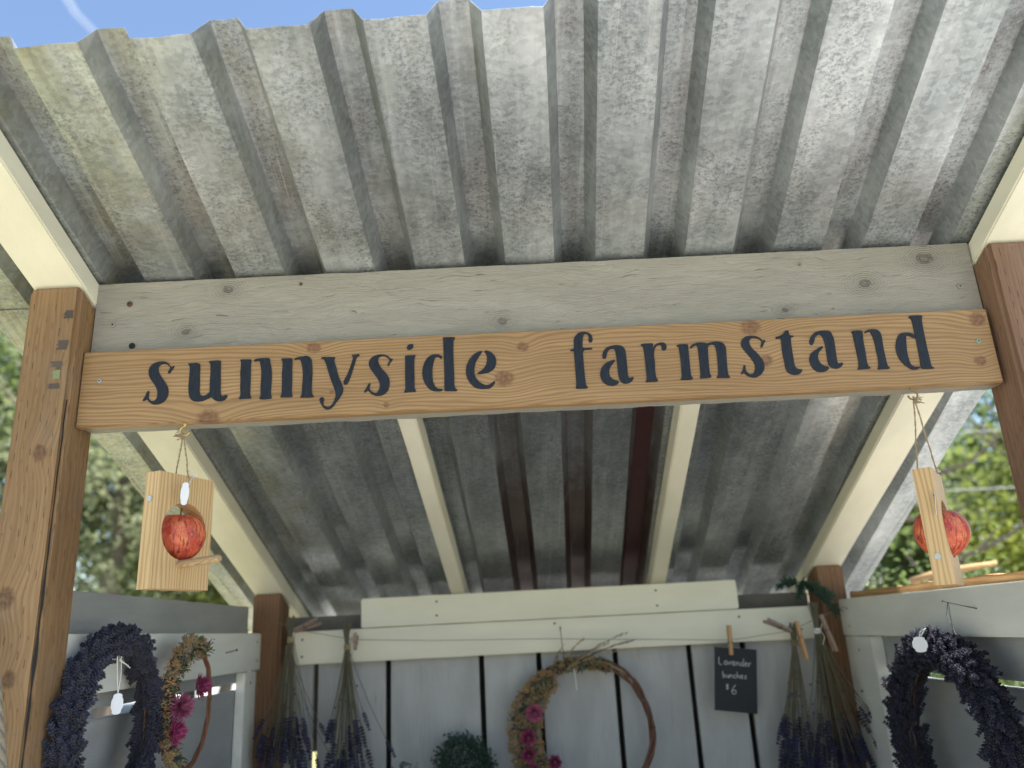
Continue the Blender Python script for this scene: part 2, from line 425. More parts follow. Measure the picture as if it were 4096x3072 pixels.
M['cedar'] = plain('cedar_green', (0.025, 0.055, 0.03), 0.7, 0, 0.3, 60)
M['leaf_y'] = leaf_mat('leaf_yellow_green', (0.11, 0.14, 0.02), (0.22, 0.24, 0.03))
def apple_mat():
    g = G('apple_skin')
    s = g.sep(g.obj())
    ang = g.math('ARCTAN2', s[1], s[0])
    v = g.comb(g.math('MULTIPLY', ang, 9.0), g.math('MULTIPLY', s[2], 55.0), 0.0)
    n = g.noise(v, 1.0, 4, 0.65)
    b = g.noise(g.obj(), 28, 3, 0.6)
    c = g.mix(g.step(b, 0.38, 0.60), (0.48, 0.060, 0.036), (0.72, 0.19, 0.07))
    c = g.mix(g.math('MULTIPLY', g.step(n, 0.51, 0.60), 0.85), c, (0.19, 0.014, 0.018))
    fl = g.step(g.noise(g.obj(), 260, 2), 0.62, 0.68)
    c = g.mix(g.math('MULTIPLY', fl, 0.35), c, (0.75, 0.42, 0.20))
    return g.out(c, 0.42, 0, 0.45)
M['apple'] = apple_mat()

# ---------------------------------------------------------------- mesh helpers
class MB:
    def __init__(self):
        self.v = []; self.f = []; self.mi = []
        self.cur = 0
    def add(self, vs, fs):
        o = len(self.v)
        self.v += [tuple(p) for p in vs]
        self.f += [tuple(i + o for i in f) for f in fs]
        self.mi += [self.cur] * len(fs)
    def box(self, x0, x1, y0, y1, z0, z1):
        self.hexa([(x0, y0, z0), (x1, y0, z0), (x1, y1, z0), (x0, y1, z0), (x0, y0, z1), (x1, y0, z1), (x1, y1, z1), (x0, y1, z1)])
    def hexa(self, p):
        self.add(p, [(0, 3, 2, 1), (4, 5, 6, 7), (0, 1, 5, 4), (1, 2, 6, 5), (2, 3, 7, 6), (3, 0, 4, 7)])
    def tube(self, pts, rad, n=8, caps=True):
        pts = [Vector(p) for p in pts]
        if not hasattr(rad, '__len__'):
            rad = [rad] * len(pts)
        vs = []; fs = []
        prev = None
        for i, p in enumerate(pts):
            t = (pts[min(i + 1, len(pts) - 1)] - pts[max(i - 1, 0)])
            if t.length < 1e-9: t = Vector((0, 0, 1))
            t.normalize()
            if prev is None:
                a = t.orthogonal().normalized()
            else:
                a = prev - t * prev.dot(t)
                a = a.normalized() if a.length > 1e-6 else t.orthogonal().normalized()
            prev = a
            b = t.cross(a)
            for k in range(n):
                th = 2 * pi * k / n
                vs.append(p + (a * cos(th) + b * sin(th)) * rad[i])
        for i in range(len(pts) - 1):
            for k in range(n):
                k2 = (k + 1) % n
                fs.append((i * n + k, i * n + k2, (i + 1) * n + k2, (i + 1) * n + k))
        if caps:
            fs.append(tuple(reversed(range(n))))
            fs.append(tuple(range((len(pts) - 1) * n, len(pts) * n)))
        self.add(vs, fs)
    def octa(self, c, ax, l, r, side=None):
        c = Vector(c); ax = Vector(ax).normalized()
        a = ax.orthogonal().normalized(); b = ax.cross(a)
        vs = [c - ax * l, c + a * r, c + b * r, c - a * r, c - b * r, c + ax * l]
        self.add(vs, [(0, 2, 1), (0, 3, 2), (0, 4, 3), (0, 1, 4), (5, 1, 2), (5, 2, 3), (5, 3, 4), (5, 4, 1)])
    def leaf(self, base, d, up, l, w, fold=0.25, curl=0.0):
        """folded pointed leaf, 4 tris"""
        base = Vector(base); d = Vector(d).normalized()
        s = d.cross(Vector(up))
        s = s.normalized() if s.length > 1e-5 else d.orthogonal().normalized()
        n = s.cross(d)
        m = base + d * l * 0.45
        tip = base + d * l - n * l * curl
        self.add([base, m + s * w * 0.5 + n * w * fold, tip, m - s * w * 0.5 + n * w * fold, m], [(0, 1, 4), (4, 1, 2), (0, 4, 3), (4, 2, 3)])
    def obj(self, name, mats, parent=None, bevel=0.0, smooth=False, solid=0.0):
        me = bpy.data.meshes.new(name)
        me.from_pydata(self.v, [], self.f)
        if not isinstance(mats, (list, tuple)):
            mats = [mats]
        for m in mats:
            me.materials.append(m)
        if len(mats) > 1:
            me.polygons.foreach_set('material_index', self.mi)
        if smooth:
            me.polygons.foreach_set('use_smooth', [True] * len(me.polygons))
        me.update()
        if bevel:
            bm = bmesh.new(); bm.from_mesh(me)
            bmesh.ops.recalc_face_normals(bm, faces=bm.faces)
            ed = [e for e in bm.edges if len(e.link_faces) == 2 and e.calc_face_angle(0) > 0.6]
            bmesh.ops.bevel(bm, geom=ed, offset=bevel, segments=2, affect='EDGES', clamp_overlap=True)
            bm.to_mesh(me); bm.free()
        o = bpy.data.objects.new(name, me)
        COL.objects.link(o)
        if parent is not None:
            put(o, parent)
        return o

def put(o, parent):
    """parent and keep the mesh where its world coordinates put it"""
    o.parent = parent
    if not o.get('_local'):
        o.matrix_parent_inverse = parent_world(parent).inverted()
def parent_world(p):
    m = p.matrix_basis.copy()
    if p.parent is not None:
        m = parent_world(p.parent) @ p.matrix_parent_inverse @ m
    return m
def tag(o, label, cat, group=None, kind=None):
    if label: o['label'] = label
    if cat: o['category'] = cat
    if group: o['group'] = group
    if kind: o['kind'] = kind
    return o
def thing(name, label, cat, loc=(0, 0, 0), group=None):
    o = bpy.data.objects.new(name, None)
    o.empty_display_size = 0.05
    COL.objects.link(o)
    o.location = loc
    return tag(o, label, cat, group)
def inst(name, mesh, parent, mw):
    """another object on the same mesh, at world matrix mw"""
    o = bpy.data.objects.new(name, mesh)
    COL.objects.link(o)
    o.parent = parent
    o.matrix_basis = parent_world(parent).inverted() @ mw if parent is not None else mw
    return o
def frame(pos, z, roll=0.0, s=1.0):
    """matrix whose Z axis is z"""
    z = Vector(z).normalized()
    x = z.orthogonal().normalized()
    y = z.cross(x)
    m = Matrix((x, y, z)).transposed().to_4x4()
    return Matrix.Translation(pos) @ m @ Matrix.Rotation(roll, 4, 'Z') @ Matrix.Scale(s, 4)
def box(name, x0, x1, y0, y1, z0, z1, mat, parent, bevel=0.002):
    b = MB(); b.box(x0, x1, y0, y1, z0, z1)
    return b.obj(name, mat, parent, bevel=bevel)
def board(name, ax, lo, hi, mat, parent, seg=60, amp=0.0008, bevel=0.002, seed=0):
    """a sawn board: its long edges wander slightly"""
    b = MB()
    n = seg
    x0, y0, z0 = lo; x1, y1, z1 = hi
    i = 'xyz'.index(ax)
    L0 = lo[i]; L1 = hi[i]
    o = [k for k in range(3) if k != i]
    vs = []
    for k in range(n + 1):
        t = L0 + (L1 - L0) * k / n
        for (a, c) in ((0, 0), (1, 0), (1, 1), (0, 1)):
            p = [0, 0, 0]
            p[i] = t
            p[o[0]] = (lo, hi)[a][o[0]]
            p[o[1]] = (lo, hi)[c][o[1]]
            w = mnoise.noise(Vector((t * 18 + seed * 3.1, a * 5.3 + seed, c * 9.7))) * amp + mnoise.noise(Vector((t * 120, a * 5.3 + seed, c * 3.1))) * amp * 0.5
            p[o[1]] += w
            p[o[0]] += w * 0.5
            vs.append(tuple(p))
    fs = [(0, 1, 2, 3), tuple(n * 4 + q for q in (3, 2, 1, 0))]
    for k in range(n):
        for q in range(4):
            q2 = (q + 1) % 4
            fs.append((k * 4 + q, (k + 1) * 4 + q, (k + 1) * 4 + q2, k * 4 + q2))
    b.add(vs, fs)
    return b.obj(name, mat, parent, bevel=bevel)
import numpy as np
from mathutils.geometry import tessellate_polygon

# ================================================================ ground
def sheet(name, x0, x1, y0, y1, z, mat, nx=1, ny=1, kind='structure'):
    b = MB()
    vs = [(x0 + (x1 - x0) * i / nx, y0 + (y1 - y0) * j / ny, z) for j in range(ny + 1) for i in range(nx + 1)]
    fs = [(j * (nx + 1) + i, j * (nx + 1) + i + 1, (j + 1) * (nx + 1) + i + 1, (j + 1) * (nx + 1) + i) for j in range(ny) for i in range(nx)]
    b.add(vs, fs)
    o = b.obj(name, mat)
    o['kind'] = kind
    return o
def ground_mat(name, a, b_, c_, sc):
    g = G(name)
    n = g.noise(g.obj(), sc, 6, 0.65)
    n2 = g.noise(g.obj(), sc * 14, 5, 0.7)
    c = g.ramp(n, [(0.3, a), (0.5, b_), (0.7, c_)])
    c = g.mix(g.math('MULTIPLY', g.step(n2, 0.45, 0.65), 0.4), c, tuple(x * 0.45 for x in a))
    g.bump(n2, 0.5, 0.02)
    return g.out(c, 0.95, 0, 0.2)
M['drygrass'] = ground_mat('dry_grass', (0.20, 0.20, 0.075), (0.29, 0.27, 0.12), (0.37, 0.33, 0.165), 0.5)
M['gravel'] = ground_mat('gravel', (0.27, 0.26, 0.235), (0.36, 0.35, 0.32), (0.45, 0.44, 0.41), 1.5)
sheet('ground', -1500, 1500, -1500, 1500, 0.0, M['drygrass'], 4, 4)
sheet('gravel_yard', -70, -4.2, -10, 80, 0.004, ground_mat('pale_gravel', (0.42, 0.41, 0.37), (0.50, 0.49, 0.45), (0.58, 0.57, 0.53), 1.5))
sheet('gravel_drive', -1.6, 9.0, -60, 60, 0.004, M['gravel'])

# ================================================================ the stand
stand = thing('farm_stand', 'small grey painted farm stand with galvanised lean-to roof on timber posts', 'farm stand', (0, 0.55, 0))
SL = 0.41663
def zr(y):          # underside of the rafters
    return 2.1251 - SL * y
def zp(y):          # underside of the roof pans
    return zr(y) + 0.046
def post(x0, x1, y0, y1, mat, bev):
    b = MB()
    b.hexa([(x0, y0, 0), (x1, y0, 0), (x1, y1, 0), (x0, y1, 0), (x0, y0, zr(y0) - .001), (x1, y0, zr(y0) - .001), (x1, y1, zr(y1) - .001), (x0, y1, zr(y1) - .001)])
    return b.obj('post', mat, stand, bevel=bev)
post(-.9065, -.8135, -.0298, .063, M['front_post'], .007)
post(.8245, .9175, -.0298, .063, M['post_r'], .007)
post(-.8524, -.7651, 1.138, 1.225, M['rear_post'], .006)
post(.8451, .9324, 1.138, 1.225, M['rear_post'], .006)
def rafter(xa, da, w, y0, y1, lift, h):
    b = MB()
    n = 24
    vs = []
    for k in range(n + 1):
        y = y0 + (y1 - y0) * k / n
        x = xa + da * y
        z = zr(y) + lift
        wv = mnoise.noise(Vector((xa * 9, y * 5, 0))) * 0.0012
        vs += [(x + wv, y, z), (x + w + wv, y, z), (x + w + wv, y, z + h), (x + wv, y, z + h)]
    fs = [(0, 1, 2, 3), tuple(n * 4 + q for q in (3, 2, 1, 0))]
    for k in range(n):
        for q in range(4):
            fs.append((k * 4 + q, (k + 1) * 4 + q, (k + 1) * 4 + (q + 1) % 4, k * 4 + (q + 1) % 4))
    b.add(vs, fs)
    return b.obj('rafter', M['rafter_paint'], stand, bevel=.003)
rafter(-.9048, .046, .0935, -.385, 1.52, 0.0, .0445)
rafter(.8250, .013, .0955, -.385, 1.52, 0.0, .0445)
rafter(-.3215, .055, .041, .060, 1.50, -.019, .0635)
rafter(.3110, .036, .044, .060, 1.50, -.019, .0635)

hd = board('header_board', 'x', (-.8115, .020, 1.8795), (.8225, .058, 2.1590), M['header_paint'], stand, 160, .0022, .0015, 3)
for v in hd.data.vertices:
    if v.co.z > 2.1:
        v.co.z -= (v.co.y - .020) * SL

# roof sheets -----------------------------------------------------
SEG = [(0, 0), (.092, 0), (.109, .037), (.152, .037)]      # pan, rise, rib top
def profile(k0, s0, k1, s1):
    """points (x', h, kind of the face that follows) from segment s0 of bay k0 to segment s1 of bay k1"""
    pts = []
    k, s = k0, s0
    while (k, s) <= (k1, s1):
        dx, h = SEG[s]
        sub = 4 if s == 0 else (2 if s == 2 else 1)
        nx, nh = SEG[s + 1] if s < 3 else (.169, 0)
        for q in range(sub if (k, s) < (k1, s1) else 1):
            t = q / sub
            pts.append((-.05 + .169 * k + dx + (nx - dx) * t, h + (nh - h) * t, s, k))
        s += 1
        if s == 4: k, s = k + 1, 0
    return pts
def metal_sheet(k0, s0, k1, s1, y0f, y1, dz, seed, special=None, edgef=None):
    pts = profile(k0, s0, k1, s1)
    ny = 70 if y1 > 1 and y0f is None else 48
    b = MB()
    vs = []
    for j in range(ny + 1):
        for (xp, h, s, k) in pts:
            ys = (-.4165 - .030 * xp + 0.0022 * mnoise.noise(Vector((xp * 14, seed, 3))) + 0.002 * mnoise.noise(Vector((xp * 60, seed, 5)))) if y0f is None else y0f + .003 * mnoise.noise(Vector((xp * 20, seed, 8)))
            y = ys + (y1 - ys) * j / ny
            x = xp + .048 * y
            if k == -6 and s == 0 and h == 0 and xp < -1.06: x += 0.045 * max(0, y)
            if k == -7: x += 0.045 * max(0, y)
            if k == 6 and s == 2: x -= .035 * max(0, y)
            if k == 6 and s == 1: x -= .035 * max(0, y)
            dn = .0017 * mnoise.noise(Vector((x * 7, y * 5, seed))) + .0008 * mnoise.noise(Vector((x * 28, y * 14, seed + 4)))
            near = max(0, 1 - (y - ys) / .05)
            dn += near * .003 * mnoise.noise(Vector((x * 16, seed, 9)))
            dxx = .0012 * mnoise.noise(Vector((k * 3.3 + s, y * 4, seed + 20))) + near * .003 * mnoise.noise(Vector((k * 7.7 + s, 1.5, seed)))
            vs.append((x + dxx, y + h * .385, zp(y) + dz + h * .923 + dn))
    n = len(pts)
    for j in range(ny):
        for i in range(n - 1):
            s, k = pts[i][2], pts[i][3]
            ymid = vs[j * n + i][1]
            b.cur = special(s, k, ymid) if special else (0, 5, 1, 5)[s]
            b.add([], [])
            b.f.append((j * n + i, j * n + i + 1, (j + 1) * n + i + 1, (j + 1) * n + i))
            b.mi.append(b.cur)
    b.v = vs
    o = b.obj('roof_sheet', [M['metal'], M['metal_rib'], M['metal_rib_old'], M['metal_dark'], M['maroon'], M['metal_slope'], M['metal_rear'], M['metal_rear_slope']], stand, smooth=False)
    sm = o.modifiers.new('thickness', 'SOLIDIFY')
    sm.thickness = .0012
    sm.offset = 1.0
    return o
rear = lambda s, k, y: (6, 7, 6, 7)[s]  # side sheets: rear half takes the metal with shade in its colour
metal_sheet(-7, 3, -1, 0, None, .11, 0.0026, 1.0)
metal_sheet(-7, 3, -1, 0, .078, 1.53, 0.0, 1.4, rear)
metal_sheet(-2, 1, 2, 0, None, .10, 0.0042, 2.0)
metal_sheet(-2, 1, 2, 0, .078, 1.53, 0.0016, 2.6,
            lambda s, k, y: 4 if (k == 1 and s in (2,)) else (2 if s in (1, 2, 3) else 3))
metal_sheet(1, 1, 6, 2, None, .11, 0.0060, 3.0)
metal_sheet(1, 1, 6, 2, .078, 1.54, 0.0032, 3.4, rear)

# walls -----------------------------------------------------------
def wall_board(x0, x1, y0, y1, z0, z1, ax, mat, seed, amp=.0012):
    return board('wall_board', ax, (x0, y0, z0), (x1, y1, z1), mat, stand, 40, amp, .002, seed)
zc = 1.612
for i in range(6):
    h = .210
    wall_board(-.880, -.8605, .066, 1.128, zc - h, zc, 'y', M['wall_paint_y'], 10 + i)
    zc -= h + (.019 if i == 0 else .011)
board('side_rail', 'y', (-.858, .066, 1.4325), (-.822, 1.136, 1.535), M['rail_paint'], stand, 30, .0006, .003, 4)
box('batten', -.858, -.832, 1.035, 1.136, .3, 1.430, M['rail_paint'], stand, .002)
# right wall: the top board is raw unpainted wood, the one below it painted
board('wall_board', 'y', (.9385, .066, 1.505), (.968, 1.136, 1.567), M['raw_wood'], stand, 70, .0035, .002, 31)
wall_board(.9385, .960, .066, 1.136, 1.357, 1.502, 'y', M['wall_paint_y'], 32)
zc = 1.343
for i in range(5):
    wall_board(.9385, .960, .066, 1.136, zc - .212, zc, 'y', M['wall_paint_y'], 20 + i)
    zc -= .212 + .013
board('side_rail', 'y', (.9005, .066, 1.4435), (.9365, 1.136, 1.547), M['rail_paint'], stand, 30, .0006, .003, 5)
box('batten', .9045, .9365, .955, 1.136, .3, 1.4415, M['rail_paint'], stand, .002)
# back wall
board('back_rail', 'x', (-.735, 1.138, 1.4400), (.818, 1.174, 1.5330), M['beam_paint'], stand, 30, .0006, .003, 6)
board('top_rail', 'x', (-.5265, 1.137, 1.5350), (.604, 1.173, 1.6190), M['beam_paint'], stand, 30, .0008, .003, 7)
board('rear_beam', 'x', (-.764, 1.227, 1.500), (.844, 1.263, 1.577), M['old_beam'], stand, 30, .0008, .003, 8)
gx = [-.768, -.668, -.452, -.173, -.002, .227, .449, .610, .842]
tl = [0, .002, 0, .004, .003, .0065, .006, .008, 0]
for i in range(8):
    b = MB()
    xa, xb = gx[i] + .0078, gx[i + 1] - .0078
    la = .010 * (i > 0) ; 
    ka, kb = tl[i], tl[i + 1]
    seg = 16
    vs = []
    for q in range(seg + 1):
        z = .30 + 1.195 * q / seg
        wa = .0012 * mnoise.noise(Vector((xa * 9, z * 6, 1))); wb = .0012 * mnoise.noise(Vector((xb * 9, z * 6, 7)))
        vs += [(xa + wa, 1.178, z), (xb + wb, 1.178, z), (xb + wb, 1.197, z), (xa + wa, 1.197, z)]
    fs = [(3, 2, 1, 0), tuple(seg * 4 + q for q in (0, 1, 2, 3))]
    for k in range(seg):
        for q in range(4):
            fs.append((k * 4 + q, k * 4 + (q + 1) % 4, (k + 1) * 4 + (q + 1) % 4, (k + 1) * 4 + q))
    b.add(vs, fs)
    b.obj('plank', M['plank_paint'], stand, bevel=.002)
box('backing_panel', -.63, .842, 1.232, 1.240, .28, 1.498, M['dark_wood'], stand, 0)  # dark sheet added behind the planks so their gaps read as deep shade
board('rear_fascia', 'x', (-.90, 1.500, 1.16), (.98, 1.520, 1.490), M['dark_wood'], stand, 20, .001, .002, 41)  # board added to stop light coming in under the rear roof
box('counter_top', -.81, .89, .10, 1.174, .90, .93, M['dark_wood'], stand, .002)  # unseen dark counter, added to keep floor bounce off the rear roof
box('counter_front', -.80, .89, .12, .14, .02, .897, M['dark_wood'], stand, .002)

# screws, nails and stamps on the stand
def disc(name, c, nrm, r, mat, parent, dep=.0015, inner=None, n=16, at_world=True):
    b = MB()
    c = Vector(c); nrm = Vector(nrm).normalized()
    b.tube([c - nrm * .001, c + nrm * dep * .6, c + nrm * dep], [r, r, r * .82], n)
    mats = [mat]
    if inner:
        b.cur = 1
        b.tube([c + nrm * dep, c + nrm * (dep + .0003)], [r * .42, r * .42], 4)
        mats.append(inner)
    return b.obj(name, mats, parent)
Yh = (0, -1, 0)
disc('screw', (-.775, .0185, 2.075), Yh, .0052, M['header_paint'], stand, .0015, M['black'])
disc('screw', (.788, .0185, 2.070), Yh, .0050, M['header_paint'], stand, .0015, M['black'])
disc('nail_hole', (-.748, .0185, 2.115), Yh, .0052, M['rusty'], stand, .0012, M['black'])
disc('nail_hole', (-.736, .0185, 2.032), Yh, .0055, M['black'], stand, .0010)
disc('nail_hole', (-.432, .0185, 2.139), Yh, .0030, M['rusty'], stand, .0010)
rs = random.Random(5)
for (x, z, w, h, mt) in ((-.829, 2.078, .012, .014, 'ink'), (-.833, 2.020, .014, .016, 'ink'), (-.839, 1.985, .016, .010, 'ink'), (-.8385, 1.966, .010, .014, 'ink_green'), (-.840, 1.945, .016, .009, 'ink')):
    b = MB()
    for q in range(10):
        zz = z + (q / 9 - .5) * h
        xa = x - w / 2 - rs.random() * w * .4; xb = x + w / 2 + rs.random() * w * .15
        b.add([(xa, -.03025, zz), (xb, -.03025, zz), (xb, -.03025, zz + h / 9.5), (xa, -.03025, zz + h / 9.5)], [(0, 1, 2, 3)])
    b.obj('ink_stamp', M[mt], stand)
def nail(p0, p1, r=.0012, name='nail'):
    b = MB(); b.tube([p0, p1], r, 7); d = (Vector(p1) - Vector(p0)).normalized()
    b.tube([Vector(p1) - d * .0002, Vector(p1) + d * .0012], r * 2.4, 8)
    return b.obj(name, M['wire'], stand)
nail((-.822, .118, 1.545 - .03), (-.775, .105, 1.522))
nail((-.822, .512, 1.478), (-.775, .470, 1.487))
nail((-.822, .840, 1.486), (-.780, .800, 1.492))
nail((.9005, .395, 1.500), (.850, .430, 1.519))
nail((.066, 1.138, 1.499), (.064, 1.095, 1.507))
for (c, nn) in [((-.700, 1.1375, 1.510), Yh), ((-.700, 1.1375, 1.462), Yh), ((.60, 1.1375, 1.512), Yh), ((.780, 1.1375, 1.468), Yh), ((-.30, 1.1365, 1.560), Yh), ((-.30, 1.1365, 1.600), Yh), ((.36, 1.1365, 1.556), Yh), ((.36, 1.1365, 1.600), Yh), ((.05, 1.1375, 1.520), Yh),
                ((-.8218, 1.100, 1.510), (1, 0, 0)), ((-.8218, 1.100, 1.460), (1, 0, 0)), ((-.8315, 1.085, 1.400), (1, 0, 0)), ((.9003, 1.08, 1.520), (-1, 0, 0)), ((.9003, 1.08, 1.470), (-1, 0, 0)), ((.9043, 1.05, 1.405), (-1, 0, 0))]:
    disc('nail_head', c, nn, .0032, M['rusty'], stand, .0008)
# big crack in the left front post: a dark sliver
b = MB()
pts = []
for q in range(30):
    z = 1.30 + .62 * q / 29
    pts.append((-.8155 - .0012 * mnoise.noise(Vector((0, 0, z * 30))), -.0316, z))
for q in range(29):
    w = .0022 * abs(mnoise.noise(Vector((3, 1, pts[q][2] * 11)))) * 2 + .0004
    w2 = .0022 * abs(mnoise.noise(Vector((3, 1, pts[q + 1][2] * 11)))) * 2 + .0004
    a, c = pts[q], pts[q + 1]
    b.add([(a[0] - w, a[1] + .0012, a[2]), (a[0] + w, a[1] + .0032, a[2]), (c[0] + w2, c[1] + .0032, c[2]), (c[0] - w2, c[1] + .0012, c[2])], [(0, 1, 2, 3)])
b.obj('crack', M['black'], stand)

